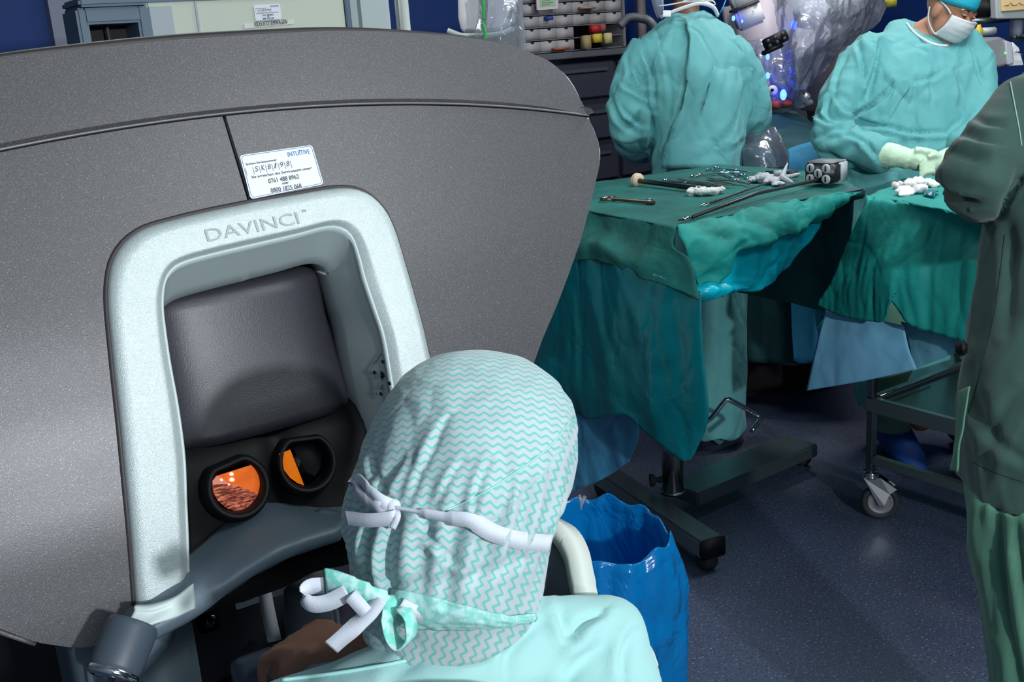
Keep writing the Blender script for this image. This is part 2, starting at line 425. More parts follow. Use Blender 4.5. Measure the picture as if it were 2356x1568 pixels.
# ------------------------------------------------------------------ surgeon console
CX = .445
YT = [(.90, 1.125), (.95, 1.09), (1.0, 1.074), (1.05, 1.070), (1.15, 1.08), (1.25, 1.105), (1.35, 1.142), (1.449, 1.187), (1.547, 1.231), (1.66, 1.285)]
def yprof(z):
    if z <= YT[0][0]: return YT[0][1]
    for (a, b), (c, d) in zip(YT, YT[1:]):
        if z <= c:
            t = (z-a)/(c-a); t = t if c > 1.5 or a < 0 else t; return b+(d-b)*t
    return YT[-1][1]+(z-YT[-1][0])*.45
def fy(x, z):
    y = sum(yprof(z+k*.012) for k in (-2, -1, 0, 1, 2))/5
    return y+.1*(x-CX)**2
def face(px, py, off=0.):
    r = ray(px, py); a, b = .5, 2.2
    for _ in range(50):
        t = (a+b)/2; p = CAMP+r*t
        if p.y < fy(p.x, p.z): a = t
        else: b = t
    p = CAMP+r*a; return Vector((p.x, fy(p.x, p.z)-off, p.z))
def onf(x, z, off=0.): return Vector((x, fy(x, z)-off, z))
con = thing('surgeon_console', 'large grey surgeon console with silver viewer opening and paired eyepieces', 'console', (CX, 1.35, 0))
# outlines on the face, as (x, z)
right_edge = [(.998, 1.493), (1.002, 1.456), (.992, 1.43), (.957, 1.389), (.905, 1.33), (.854, 1.278), (.80, 1.225), (.762, 1.18), (.735, 1.12), (.71, 1.07)]
right_top = [(.983, 1.545), (.96, 1.573), (.93, 1.588), (.886, 1.604), (.82, 1.617), (.766, 1.624), (.68, 1.632), (.594, 1.636), (.52, 1.637)]
def mir(l): return [(2*CX-x, z) for x, z in l]
left_edge = [(-.108, 1.493), (-.112, 1.456), (-.105, 1.41), (-.09, 1.35), (-.065, 1.29), (-.02, 1.22), (.035, 1.15), (.085, 1.09), (.125, 1.055)]
def seamz(x):
    d = abs(x-.475); return 1.5475-.196*max(0, d)**2.0*1.0 if d else 1.5475
seam_r = [(CX+(.998-CX)*i/10, seamz(CX+(.998-CX)*i/10)) for i in range(11)]
seam_l = [(2*CX-x, seamz(2*CX-x)) for x, z in seam_r]
right_edge[0] = seam_r[-1]; left_edge[0] = seam_l[-1]
def c2(l, n): return [(p.x, p.y) for p in catmull([Vector((a, b, 0)) for a, b in l], n)]
left_top = [(-.093, 1.53), (-.07, 1.558), (-.04, 1.573), (.0, 1.587), (.06, 1.602), (.12, 1.613), (.18, 1.621), (.25, 1.628), (.35, 1.633), (.44, 1.6355)]
top_line = c2([seam_l[-1]]+left_top+right_top[::-1][1:]+[seam_r[-1]], 121)
seam_line = [(seam_l[-1][0]+(seam_r[-1][0]-seam_l[-1][0])*i/120,)*2 for i in range(121)]
seam_line = [(x, seamz(x)) for x, _ in seam_line]
# hood: between seam and top edge, a little proud with a rolled lower lip
secs = []
for k in range(15):
    t = k/14; off = .0025 if k > 0 else -.004
    secs.append([onf(a[0]+(b[0]-a[0])*t, a[1]+.0008+(b[1]-a[1]-.0008)*t, off) for a, b in zip(seam_line, top_line)])
g = secs
v, f = backed(g, .012)
sharp(mesh_obj('hood', v, f, GREY, con), 25)
# dark top lid rolling back behind the hood edge, then the side and back shell
lid = []
for off, up, yy in ((0, -.001, .004), (.003, .005, .004), (.003, .007, .015), (0, .008, .05), (-.03, .01, .25), (-.10, -.02, .5)):
    lid.append([onf(CX+(p[0]-CX)*(1+off*2), p[1]+up*max(0, 1-abs(p[0]-CX)/.5)**.5, 0)+Vector((0, yy, 0)) for p in top_line])
v, f = solid(lid, None, .004); mesh_obj('top_lid', v, f, RIM, con)
for nm, ed, sg in (('side_shell', right_edge, 1), ('side_shell', left_edge, -1)):
    e = c2([(CX+sg*(.93-CX), 1.588), (CX+sg*(.983-CX), 1.553)]+ed, 50); rr = []
    for o, yy in ((0, .0), (.007, .012), (.006, .03), (-.03, .2), (-.12, .45)):
        rr.append([onf(x+sg*o, z, -.001)+Vector((0, yy, 0)) for x, z in e])
    v, f = solid(rr, None, .004); mesh_obj(nm, v, f, SILVERD if sg > 0 else GREY, con)
# frame outlines from the photograph, laid on the face
fo_l = [face(*p) for p in [(310, 1400), (303, 1300), (290, 1150), (270, 950), (254, 800), (245, 700), (247, 640), (258, 595), (285, 555), (330, 524), (400, 503), (480, 484), (578, 464)]]
fo_l = [(p.x, p.z) for p in fo_l]
fo_r = [face(*p) for p in [(578, 464), (680, 446), (780, 431), (835, 440), (875, 472), (902, 520), (930, 610), (965, 735), (988, 830)]]
fo_r = [(p.x, p.z) for p in fo_r]
xe, ze = fo_r[-1]
fo_r += [(xe+.007, ze-.05), (xe+.018, ze-.10), (xe+.026, fo_l[0][1])]
fi_l = [face(*p) for p in [(436, 1348), (434, 1250), (430, 1150), (426, 1050), (412, 940), (394, 840), (382, 760), (376, 700), (381, 650), (398, 620), (430, 602), (500, 583), (590, 562)]]
fi_l = [(p.x, p.z) for p in fi_l]
fi_r = [face(*p) for p in [(590, 562), (680, 541), (750, 523), (785, 526), (808, 545), (824, 590), (838, 645), (860, 710), (880, 770), (893, 840), (903, 900)]]
fi_r = [(p.x, p.z) for p in fi_r]
xe, ze = fi_r[-1]
fi_r += [(xe+.0, ze-.06), (xe+.006, ze-.10), (xe+.012, fi_l[0][1])]
NO = 60
out_path = c2(fo_l, NO)+c2(fo_r, NO)[1:]
in_path = c2(fi_l, NO)+c2(fi_r, NO)[1:]
# two lower face panels, either side of the centre seam
def panel(inner, outer, name, seamx):
    a = c2(inner, 90); o2 = even([Vector((x, z, 0)) for x, z in outer], 90); secs = []
    K = 26
    for k in range(K+1):
        t = k/K
        secs.append([onf(p[0]+(q.x-p[0])*t, p[1]+(q.y-p[1])*t, 0) for p, q in zip(a, o2)])
    v, f = backed(secs, .01); return sharp(mesh_obj(name, v, f, GREY, con), 25)
def shrink(l, d, c=(.44, 1.3)):   # leave a dark joint around the frame
    r = []
    for x, z in l:
        q = Vector((x-c[0], z-c[1])); r.append((x+q.x/q.length*d, z+q.y/q.length*d))
    return r
gx = .0018
s0 = [(x, z-.0008) for x, z in seam_r]; s0[0] = (s0[0][0]+gx+.003, s0[0][1])
il = shrink(fo_l[::-1], .0022); ir = shrink(fo_r, .0022)
top_c = face(578, 464)
s1 = [(x, z-.0008) for x, z in seam_l]
ccx = face(515, 266).x
s0 = [(ccx+gx, seamz(ccx)-.0008)]+[q for q in s0 if q[0] > ccx+.01]
s1 = [(ccx-gx, seamz(ccx)-.0008)]+[q for q in s1 if q[0] < ccx-.01]
ir[0] = (top_c.x+gx-.002, ir[0][1]); il[0] = (top_c.x-gx-.002, il[0][1])
panel(ir, s0+right_edge[1:]+[(.64+.04, 1.045), (fo_r[-1][0]+.004, 1.05)], 'face_panel', 0)
panel(il, s1+left_edge[1:]+[(.16, 1.035), (.19, 1.028), (fo_l[0][0]-.003, 1.055)], 'face_panel', 0)
# dark backing behind joints and the seam highlight lip under the hood
bk = [[onf(a[0], a[1]-.03+.06*k/3, -.011) for a in seam_line] for k in range(4)]
v, f = backed(bk, .003); mesh_obj('joint_backing', v, f, BLACK, con)
bk = MB()
bk.add(solid([[onf(ccx+(top_c.x-ccx)*k/12+dx, seamz(ccx)-.001+(top_c.z-seamz(ccx))*k/12, -.0075) for k in range(13)] for dx in (-.012, 0, .012)], None, -.003))
bk.build('joint_backing', BLACK, con)
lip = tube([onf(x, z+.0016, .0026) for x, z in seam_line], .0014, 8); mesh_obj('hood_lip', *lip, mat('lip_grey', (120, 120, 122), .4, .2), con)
mesh_obj('hood_joint', *ribbon([onf(x, z-.0004, .0006) for x, z in seam_line], .0018, .0008, ZZ), BLACK, con)
mesh_obj('panel_joint', *ribbon([onf(ccx+(top_c.x-.001-ccx)*k/20, seamz(ccx)-.001+(top_c.z+.003-seamz(ccx))*k/20, .0006) for k in range(21)], .0034, .0008, Vector((1, 0, 0))), BLACK, con)
# dark gasket round the frame
mesh_obj('gasket', *tube([onf(x, z, -.001) for x, z in out_path], .0034, 8), RIM, con)
# silver frame: raised moulding lofted from the outer to the inner outline
prof = [(0, -.004), (0.015, .006), (.05, .010), (.19, .0135), (.22, .0135), (.74, .013), (.78, .0125), (.83, .011), (.97, .000), (1.0, -.002), (1.03, -.008)]
secs = []
for t, dep in prof:
    secs.append([onf(p[0]+(q[0]-p[0])*t, p[1]+(q[1]-p[1])*t, dep) for p, q in zip(out_path, in_path)])
v, f = backed(secs, .003); fr_o = mesh_obj('viewer_frame', v, f, SILVER, con)
# recess walls behind the opening
rec = [[onf(q[0], q[1], .001) for q in in_path]]
nP = len(in_path)
def insetp(i, k):
    x, z = in_path[i]; topness = min(1, max(0, (z-1.34)/.05))
    side = -1 if x > CX else 1
    return Vector((x+side*.004*k, fy(x, z)+(.095 if topness < .5 else .095-(topness-.5)*.06)*k, z-.048*topness*k-.004*k))
for k in (.12, .3, .5, .75, 1): rec.append([insetp(i, k) for i in range(nP)])
rec.append([r+Vector((0, .06, 0)) for r in rec[-1]])
v, f = backed(rec, .003); recess = mesh_obj('recess_wall', v, f, SILVERD, con)
# head rest pad
pad = []
PW, PC = .122, .440
for z, y in ((1.325, 1.30), (1.341, 1.285), (1.349, 1.262), (1.347, 1.243), (1.338, 1.231), (1.325, 1.228), (1.29, 1.222), (1.25, 1.210), (1.21, 1.193), (1.185, 1.182), (1.172, 1.180), (1.165, 1.21)):
    row = []
    for i in range(25):
        s = -1+2*i/24; e = abs(s)**6
        row.append(Vector((PC+PW*s, y+.028*e+.012*s*s, z-.012*abs(s)**10 if z > 1.25 else z+.004*abs(s)**10)))
    pad.append(row)
v, f = backed(pad, .006); mesh_obj('forehead_pad', v, f, PADM, con)
# eyepiece housing under the pad
E1 = PY(547, 1120, 1.135); E2 = PY(705, 1064, 1.150)
hs = []
for z, y, w2 in ((1.18, 1.215, .118), (1.172, 1.185, .119), (1.155, 1.168, .12), (1.12, 1.158, .125), (1.09, 1.150, .13), (1.06, 1.14, .14), (1.03, 1.12, .15), (1.01, 1.10, .16)):
    hs.append([Vector((PC+w2*s, y+.01*s*s+.012*math.exp(-(s/.16)**2), z)) for s in [-1+2*i/30 for i in range(31)]])
v, f = backed(hs, .004); mesh_obj('eyepiece_housing', v, f, BLACK, con)
IMG_O = mat('viewer_image_tissue', (236, 112, 40), .5, var=(55, (214, 84, 30), .45, .62), emit=((236, 112, 40), .55))
IMG_P = mat('viewer_image_pale', (225, 150, 130), .5, emit=((225, 140, 120), .5))
IMG_W = mat('viewer_image_glint', (255, 240, 225), .5, emit=((255, 235, 210), 1.0))
def imgmat():
    mt = mat('viewer_image_muscle', (120, 60, 50), .5); N = mt.node_tree.nodes; L = mt.node_tree.links; b = N['Principled BSDF']
    tc = N.new('ShaderNodeTexCoord'); mp = N.new('ShaderNodeMapping'); mp.inputs['Scale'].default_value = (60, 60, 260); mp.inputs['Rotation'].default_value = (0, radians(-24), 0)
    n = N.new('ShaderNodeTexNoise'); n.inputs['Scale'].default_value = 1.6; n.inputs['Detail'].default_value = 4; n.inputs['Distortion'].default_value = .8
    r = N.new('ShaderNodeValToRGB'); r.color_ramp.elements[0].position = .36; r.color_ramp.elements[0].color = (*lin((70, 26, 26)), 1)
    r.color_ramp.elements[1].position = .66; r.color_ramp.elements[1].color = (*lin((232, 138, 104)), 1)
    e = r.color_ramp.elements.new(.5); e.color = (*lin((150, 72, 56)), 1)
    L.new(tc.outputs['Object'], mp.inputs[0]); L.new(mp.outputs[0], n.inputs[0]); L.new(n.outputs[0], r.inputs[0])
    L.new(r.outputs[0], b.inputs['Base Color']); L.new(r.outputs[0], b.inputs['Emission Color']); b.inputs['Emission Strength'].default_value = .5
    return mt
IMG_M = imgmat()
def flatpoly(name, pts, Y, mt, par, th=.0008):
    q = [PY(x, y, Y) for x, y in pts]; q2 = [p+Vector((0, th, 0)) for p in q]; n = len(q)
    v = q+q2; f = [tuple(range(n)), tuple(range(2*n-1, n-1, -1))]+[(i, (i+1) % n, n+(i+1) % n, n+i) for i in range(n)]
    return mesh_obj(name, v, f, mt, par, smooth=False)
for E, nm in ((E1, 0), (E2, 1)):
    ax = (CAMP-E); ax = Vector((-.10, -1, .36)).normalized()
    r = .0315
    a = Vector((1, 0, 0)); a = (a-ax*a.dot(ax)).normalized(); b = -a.cross(ax)*-1
    if b.z < 0: b = -b
    def ring(r, h, flat=True):
        out = []
        for j in range(48):
            t = 2*pi*j/48; x = cos(t)*r; y = sin(t)*r*1.02
            if flat and sin(t) > .25:   # flattened crown with an inner corner
                y = min(y, r*(.86+.14*(x/r)*(1 if nm == 0 else -1)))
            out.append(E+a*x+b*y+ax*h)
        return out
    ep = mesh_obj('eyepiece', *loft([ring(.040, -.03), ring(.0385, -.004), ring(.036, .004), ring(.0330, .006), ring(.0305, .0045), ring(.0285, .0), ring(.0268, -.012), ring(.0262, -.02), ring(.001, -.0205)], caps=False), BLACK, con)
    mesh_obj('eyepiece_rim', *loft([ring(.0352, .0045), ring(.0345, .0072), ring(.0330, .0078), ring(.0315, .0065)], caps=False), RUBBER, ep)
    if nm == 0:
        Y = E.y+.004
        mesh_obj('lens', *disc(E-ax*.0155, .0262, ax, .001), GLOSSB, ep)
        flatpoly('viewer_image', [(489, 1108), (497, 1095), (589, 1066), (598, 1085), (602, 1105), (602, 1130), (595, 1150), (580, 1166), (562, 1174), (540, 1175), (520, 1168), (502, 1152), (492, 1135), (489, 1118)], Y, IMG_O, ep)
        flatpoly('viewer_image', [(489, 1114), (515, 1113), (545, 1117), (575, 1127), (602, 1141), (595, 1150), (580, 1166), (562, 1174), (540, 1175), (520, 1168), (502, 1152), (492, 1135)], Y-.001, IMG_M, ep)
        flatpoly('viewer_image', [(490, 1114), (489, 1106), (499, 1095), (510, 1101), (530, 1114), (515, 1113)], Y-.0012, IMG_P, ep)
        for gx_, gy_, gr in ((533, 1090, 5), (534, 1103, 6), (510, 1103, 3.5), (527, 1114, 2.5)):
            flatpoly('glint', [(gx_+gr*cos(t*.9)*(1+.3*sin(t*3)), gy_+gr*.8*sin(t*.9)) for t in range(7)], Y-.0018, IMG_W, ep)
    else:
        Y = E.y+.004
        mesh_obj('lens', *disc(E-ax*.0155, .0262, ax, .001), GLOSSB, ep)
        flatpoly('viewer_image', [(643, 1044), (668, 1034), (700, 1116), (685, 1111), (668, 1099), (655, 1082), (646, 1063)], Y, mat('viewer_image_amber', (232, 120, 20), .5, var=(90, (205, 98, 14), .45, .6), emit=((232, 116, 16), .5)), ep)
# chin piece: sweeping lip below the eyepieces
ct = [PY(*q) for q in [(262, 1495, 1.045), (330, 1425, 1.045), (437, 1346, 1.055), (500, 1292, 1.085), (560, 1235, 1.105), (600, 1195, 1.12), (628, 1179, 1.128), (700, 1182, 1.13), (760, 1182, 1.13), (815, 1178, 1.13)]]
cm = [PY(*q) for q in [(262, 1500, 1.03), (335, 1455, 1.03), (440, 1400, 1.035), (510, 1350, 1.045), (570, 1308, 1.05), (620, 1278, 1.052), (670, 1255, 1.055), (720, 1237, 1.055), (770, 1222, 1.055), (820, 1209, 1.055)]]
cb = [PY(*q) for q in [(255, 1520, 1.04), (350, 1462, 1.04), (440, 1412, 1.045), (510, 1362, 1.055), (570, 1321, 1.06), (620, 1294, 1.065), (670, 1271, 1.065), (720, 1253, 1.065), (770, 1238, 1.065), (820, 1226, 1.065)]]
ct += [Vector((.62, 1.11, 1.03))]; cm += [Vector((.62, 1.05, .99))]; cb += [Vector((.62, 1.06, .97))]
ct[0:0] = [ct[0]+Vector((0, .0, .0))]; ct.pop(0)
v, f = sheet([[p+Vector((0, .05, .0)) for p in ct], ct, [a.lerp(b, .92) for a, b in zip(ct, cm)], cm, [a.lerp(b, .1) for a, b in zip(cm, cb)], cb, [p+Vector((0, .06, .01)) for p in cb]], 70, 26, None, .004)
mesh_obj('chin_panel', v, f, CHIN, con)
# frame foot: silver leg running down under the left side
ftop = [PY(*q) for q in [(312, 1390, 1.040), (350, 1388, 1.034), (400, 1372, 1.034), (437, 1345, 1.040)]]
fmid = [PY(*q) for q in [(306, 1412, 1.038), (350, 1412, 1.032), (400, 1396, 1.030), (440, 1372, 1.034)]]
flow = [PY(*q) for q in [(262, 1500, 1.028), (300, 1474, 1.024), (360, 1436, 1.024), (440, 1398, 1.030)]]
v, f = sheet([ftop, fmid, flow], 24, 12, None, .01); mesh_obj('frame_foot', v, f, SILVERD, con)
# raised logo letters on the top of the frame
ft = bvh(fr_o)
A0 = cast(ft, 478, 556, .0006); A1 = cast(ft, 690, 514, .0006); A2 = cast(ft, 478-6, 520, .0006)
xd = (A1-A0); LOG = mat('etched_logo', (150, 160, 164), .5, .3)
yd = (cast(ft, 575, 505)-cast(ft, 582, 545))
yd = (yd-xd.normalized()*yd.dot(xd.normalized()))
text('logo_lettering', 'DAVINCI', A0, xd, yd, .0145, LOG, fr_o, width=xd.length)
A3 = cast(ft, 694, 489, .0006)
text('logo_lettering', 'TM', A3, xd, yd, .003, LOG, fr_o, width=.0055)
# service label on the right face panel
q = [face(*p, .0012) for p in ((550, 357), (717, 333), (744, 423), (576, 458))]
def sticker(name, q, par, mt=PAPER, rad=.004, th=.0006):
    """rounded sheet between four corners (tl, tr, br, bl)"""
    tl, tr, br, bl = q; W_ = (tr-tl).length; H_ = (bl-tl).length; pts = []
    for (u, v_), a0 in (((1, 0), -90), ((1, 1), 0), ((0, 1), 90), ((0, 0), 180)):
        for k in range(5):
            a = radians(a0+k*22.5); cu = (W_-rad)/W_ if u else rad/W_; cv = (H_-rad)/H_ if v_ else rad/H_
            pts.append((cu+cos(a)*rad/W_, cv+sin(a)*rad/H_))
    def mp(u, v_): return (tl*(1-u)+tr*u)*(1-v_)+(bl*(1-u)+br*u)*v_
    n = (tr-tl).cross(bl-tl).normalized()
    if n.dot(tl-CAMP) > 0: n = -n
    t = [mp(*p) for p in pts]; k = len(t)
    o = mesh_obj(name, t+[p-n*th for p in t], [tuple(range(k)), tuple(range(2*k-1, k-1, -1))]+[(i, (i+1) % k, k+(i+1) % k, k+i) for i in range(k)], mt, par, smooth=False)
    return o, mp, n, pts
def service_label(q, par, small=False):
    o, mp, n, pts = sticker('service_label', q, par)
    xd = (q[1]-q[0]); W_ = xd.length; yd = q[0]-q[3]; e = .0003 if not small else .0008
    if not small:
        k = [mp(.5+(u-.5)*.965, .5+(v_-.5)*.945)+n*e for u, v_ in pts]; k.append(k[0])
        mesh_obj('label_border', *tube(k, .0003, 6), BLUEINK, o)
    def T(s, u, v_, h, wd, mt=INK, nm='lettering', al='LEFT', sh=0):
        text(nm, s, mp(u, v_)+n*e, xd, yd, h*W_, mt, o, width=wd*W_, depthz=.0002, shear=sh)
    T('INTUITIVE', .63, .20, .060, .31, BLUEINK, 'brand_lettering')
    T('.', .795, .105, .10, .02, BLUEINK, 'brand_lettering')
    T('System-Seriennummer', .05, .245, .028, .42)
    for i, ch in enumerate('SK8198'):
        T(ch, .15+i*.085, .42, .070, .045, PENINK, 'handwritten_number', sh=.2)
    for i in range(8):
        T('|', .03 if i == 0 else .126+(i-1)*.085, .43, .070, .004, PENINK, 'handwritten_number')
    T('Sie erreichen das Serviceteam unter:', .08, .555, .034, .83)
    T('0761 488 8962', .28, .735, .060, .42)
    T('oder', .45, .82, .036, .09)
    T('0800 1825 068', .28, .955, .060, .42)
service_label(q, con)
# control icons on the right inner recess wall
rt = bvh(recess)
XI = max(v[0] for v in rec[3]) if False else None
def wallpt(x, y, off=.001):
    p = cast(rt, x, y, off); return p if p else PX(x, y, .555-off)
nw = Vector((-1, 0, 0))
for x, y, r in ((884, 831, 4.8), (864, 856, 4.8), (899, 881, 4.8), (879, 905, 4.6)):
    p = wallpt(x, y); mesh_obj('control_button', *loft([[p+Vector((h, cos(2*pi*j/20)*r*.00062, sin(2*pi*j/20)*r*.00046)) for j in range(20)] for h in (0, -.0014)]), BLACK, con)
p = [wallpt(*a) for a in ((878, 853), (884, 857), (887, 866), (881, 870), (884, 874), (878, 868), (879, 861))]
mesh_obj('control_icon', p+[a+Vector((-.0008, 0, 0)) for a in p], [tuple(range(7)), tuple(range(13, 6, -1))]+[(i, (i+1) % 7, 7+(i+1) % 7, 7+i) for i in range(7)], BLACK, con, smooth=False)
p = [wallpt(*a) for a in ((876, 893), (882, 884), (884, 895), (876, 893))]
mesh_obj('control_icon', *tube(p, .0003, 6), BLACK, con)
p = [wallpt(*a) for a in ((872, 917), (853, 850), (881, 809), (884, 812))]
mesh_obj('control_outline', *tube(p, .0004, 6), CHIN, con)
# lower body, left column, dark bay with its paper labels, white uprights
mb = MB()
col_l = [PY(*q) for q in ((350, 1465, 1.12), (440, 1392, 1.12), (455, 1480, 1.12), (475, 1600, 1.12))]
mesh_obj('support_column', *box((.235, 1.25, .50), (.115, .26, 1.0), bev=.012), CHIN, con)
mesh_obj('support_column', *box((.70, 1.27, .50), (.115, .26, 1.0), bev=.012), CHIN, con)
bay = mesh_obj('equipment_bay', *box((.46, 1.48, .52), (.42, .16, .80), bev=.006), mat('bay_dark', (44, 44, 56), .6), con)
mesh_obj('bay_shelf', *box((.46, 1.38, .735), (.44, .10, .012), bev=.002), BLACK, con)
mesh_obj('rear_shell', *box((CX, 1.62, .95), (.72, .10, 1.0), bev=.03), DARKER, con)
mesh_obj('console_base', *box((CX, 1.36, .09), (.86, .60, .12), bev=.03), GREY, con)
for sx in (-.33, .33):
    for sy in (-.2, .22): mesh_obj('caster', *lathe((CX+sx, 1.36+sy, .028), (1, 0, 0), ((.001, -.015), (.026, -.015), (.028, -.01), (.028, .01), (.026, .015), (.001, .015))), RUBBER, con)
q = [PY(x, y, 1.398) for x, y in ((535, 1358), (658, 1312), (667, 1360), (544, 1403))]
lo, mp, n, pts = sticker('address_label', q, con, rad=.003)
for i, s in enumerate(('Intuitive Surgical Deutschland', 'Am Flughafen 6', '79108 Freiburg', 'Deutschland')):
    text('lettering', s, mp(.1, .33+i*.13)+n*.0005, q[1]-q[0], q[0]-q[3], .0040, INK, lo, width=(.0022*len(s)*.75))
mesh_obj('paper_strip', *ribbon([PY(602, 1318, 1.36), PY(612, 1380, 1.33), PY(622, 1430, 1.30), PY(632, 1474, 1.28)], .019, .001, Vector((1, 0, 0)), 12), PAPER, con)
mesh_obj('white_upright', *box(PY(732, 1350, 1.36)+Vector((0, 0, -.12)), (.048, .02, .40), bev=.002), WHITE, con)
mesh_obj('white_upright', *box(PY(762, 1345, 1.355)+Vector((0, 0, -.12)), (.006, .02, .40), bev=.001), PAPER, con)
mesh_obj('tilt_column', *lathe(PY(715, 1500, 1.25), Vector((.12, .15, 1)), ((.03, -.12), (.036, -.02), (.037, .02), (.032, .024), (.032, .05), (.030, .09), (.02, .10))), mat('matt_grey', (108, 116, 124), .6), con)
# master controllers
def controller(px, py, Y, s, ax, ln, mt):
    c = PY(px, py, Y); ax = Vector(ax).normalized()
    o = mesh_obj('master_controller', *lathe(c, ax, ((.001, -ln), (s*.9, -ln), (s, -ln+.006), (s, -.006), (s*.96, 0), (.001, 0))), mt, con)
    mesh_obj('chrome_ring', *lathe(c, ax, ((s*.99, -.001), (s*.99, .005), (s*.8, .007), (s*.45, .007), (s*.4, .002))), CHROME, o)
    mesh_obj('linkage', *tube([c+ax*.004, c+ax*.03+Vector((0, 0, -.004)), c+ax*.05], .005, 10), CHROME, o)
controller(632, 1522, .97, .017, (1, .05, -.05), .042, mat('dark_blue_grey', (52, 66, 82), .4))
controller(262, 1545, 1.0, .026, (-.55, -.35, -.6), .05, mat('controller_slate', (62, 74, 86), .5))
mesh_obj('controller_arm', *tube([PY(285, 1515, 1.02), PY(330, 1470, 1.07), PY(345, 1450, 1.1)], [.024, .026, .028], 18), CHIN, con)
mesh_obj('controller_arm', *tube([PY(575, 1540, .985), PY(560, 1600, 1.1), PY(560, 1700, 1.3)], .018, 14), BLACK, con)
mesh_obj('power_socket', *box(PY(473, 1425, 1.395)-Vector((0, .01, 0)), (.028, .02, .022), bev=.002), GLOSSB, con)
# ------------------------------------------------------------------ surgeon seated at the console
YB = radians(28)                                  # the way the body faces
BL = Vector((cos(YB), -sin(YB), 0)); BF = Vector((sin(YB), cos(YB), 0))
HC = PY(1062, 1110, .73)
sur = thing('person', 'person seated at the console, seen from behind, pale teal scrubs and patterned cap', 'person', (.40, .45, 0))
HF = (BF*.93+BL*.25).normalized(); HL = HF.cross(ZZ).normalized()
neckc = HC+Vector((0, 0, -.15))-HF*.03
def sp(px, py, d): return P(px, py, d)
body = [ellipsoid(HC+Vector((0, 0, .0)), (.070, .085, .100), (HL, HF, ZZ)), capsule(HC-HF*.02, neckc, .055, .048), capsule(neckc, neckc+Vector((0, 0, -.12))-BF*.03-BL*.01, .044, .040),
        ellipsoid(sp(1060, 1880, .80), (.13, .075, .10), (BL, BF, ZZ)), capsule(sp(1060, 1900, .78), Vector((.40, .42, .60)), .085, .12),
        capsule(Vector((.40, .42, .60)), Vector((.30, .48, .56)), .12, .10), capsule(Vector((.40, .42, .60)), Vector((.52, .44, .56)), .12, .10),
        capsule(Vector((.30, .50, .56)), Vector((.34, .86, .56)), .085, .06), capsule(Vector((.52, .48, .56)), Vector((.60, .84, .56)), .085, .06),
        capsule(Vector((.34, .84, .56)), Vector((.36, .84, .10)), .058, .04), capsule(Vector((.60, .84, .56)), Vector((.62, .84, .10)), .058, .04),
        capsule(Vector((.36, .82, .06)), Vector((.37, .94, .05)), .042, .035), capsule(Vector((.62, .82, .06)), Vector((.63, .94, .05)), .042, .035)]
# right arm hidden beyond the shoulder, left arm reaching to the controller
RS = sp(1370, 1560, .93); LS = sp(760, 1700, .86)
body += [capsule(sp(1150, 1660, .9), RS, .035, .03), capsule(RS, RS+Vector((.02, .06, -.20)), .03, .03), capsule(RS+Vector((.02, .06, -.20)), RS+Vector((-.10, .24, -.14)), .03, .026),
         capsule(sp(1000, 1640, .88), LS, .045, .04), capsule(LS, sp(900, 1580, .93), .040, .036)]
FA = [sp(1020, 1505, .97), sp(940, 1492, .98), sp(855, 1484, .99), sp(790, 1478, 1.0)]
mb = tube(FA, [.026, .026, .022, .019], 18); body.append(mb)
# hand: palm, four fingers closing on the grip and a thumb
W_ = FA[-1]; hd = (sp(700, 1468, 1.03)-W_).normalized(); hu = Vector((0, 0, 1)); hs_ = hd.cross(hu).normalized()
body.append(ellipsoid(W_+hd*.030-hu*.003, (.040, .030, .014), (hd, hs_, hs_.cross(hd))))
for k, (o, l, cu) in enumerate(((-.027, .026, .5), (-.009, .030, .6), (.009, .028, .75), (.026, .022, .9))):
    a = W_+hd*.058+hs_*o; b = a+hd*l*.9-hu*l*.4; c = b+hd*l*.35-hu*l*.8
    body.append(tube([a-hd*.02, a, b, c, c-hu*.008-hd*.006], [.0072, .0074, .007, .0062, .004], 10))
a = W_+hd*.022-hs_*.026; body.append(tube([a-hd*.01, a, a+hd*.022-hs_*.008-hu*.014, a+hd*.040-hu*.026], [.009, .0095, .0085, .006], 10))
fuse('body', body, SKIN, sur, .0042, 2)
# scrub top: back and shoulders, a cloth surface with soft folds
U = BL; D_ = BF
def sec(px, py, d, hw, dr_, n=28, pw=2.3):
    c = sp(px, py, d); o = []
    for j in range(n):
        t = 2*pi*j/n; cx = abs(cos(t))**(2/pw)*(1 if cos(t) > 0 else -1); sy = abs(sin(t))**(2/pw)*(1 if sin(t) > 0 else -1)
        o.append(c+U*cx*hw+D_*sy*dr_)
    return o
top = [loft([sec(1080, 2500, .62, .18, .13), sec(1080, 2050, .74, .19, .13), sec(1075, 1800, .82, .19, .12), sec(1075, 1650, .87, .16, .10), sec(1085, 1570, .90, .125, .085), sec(1100, 1520, .915, .090, .07), sec(1095, 1465, .93, .065, .055)]),
       capsule(sp(1120, 1520, .915), sp(1395, 1462, .945), .052, .040), capsule(sp(1388, 1468, .945), sp(1415, 1600, .93), .042, .048), capsule(sp(1330, 1440, .94), sp(1225, 1490, .93), .022, .03),
       capsule(sp(1040, 1592, .90), sp(760, 1695, .87), .060, .055), capsule(sp(760, 1695, .87), sp(850, 1650, .93), .056, .045), capsule(sp(650, 1690, .86), sp(900, 1615, .91), .042, .05)]
def fold_s(p, n):
    q = (p-Vector((.4, .6, 1)))
    a = noise.noise(Vector((q.x*9, q.y*9, q.z*4)))*.006 + crease(p, 6, .004, (1, 1, .6), 3)
    return a+crumple(p, 5, .008, (1, 1, .7), 2)
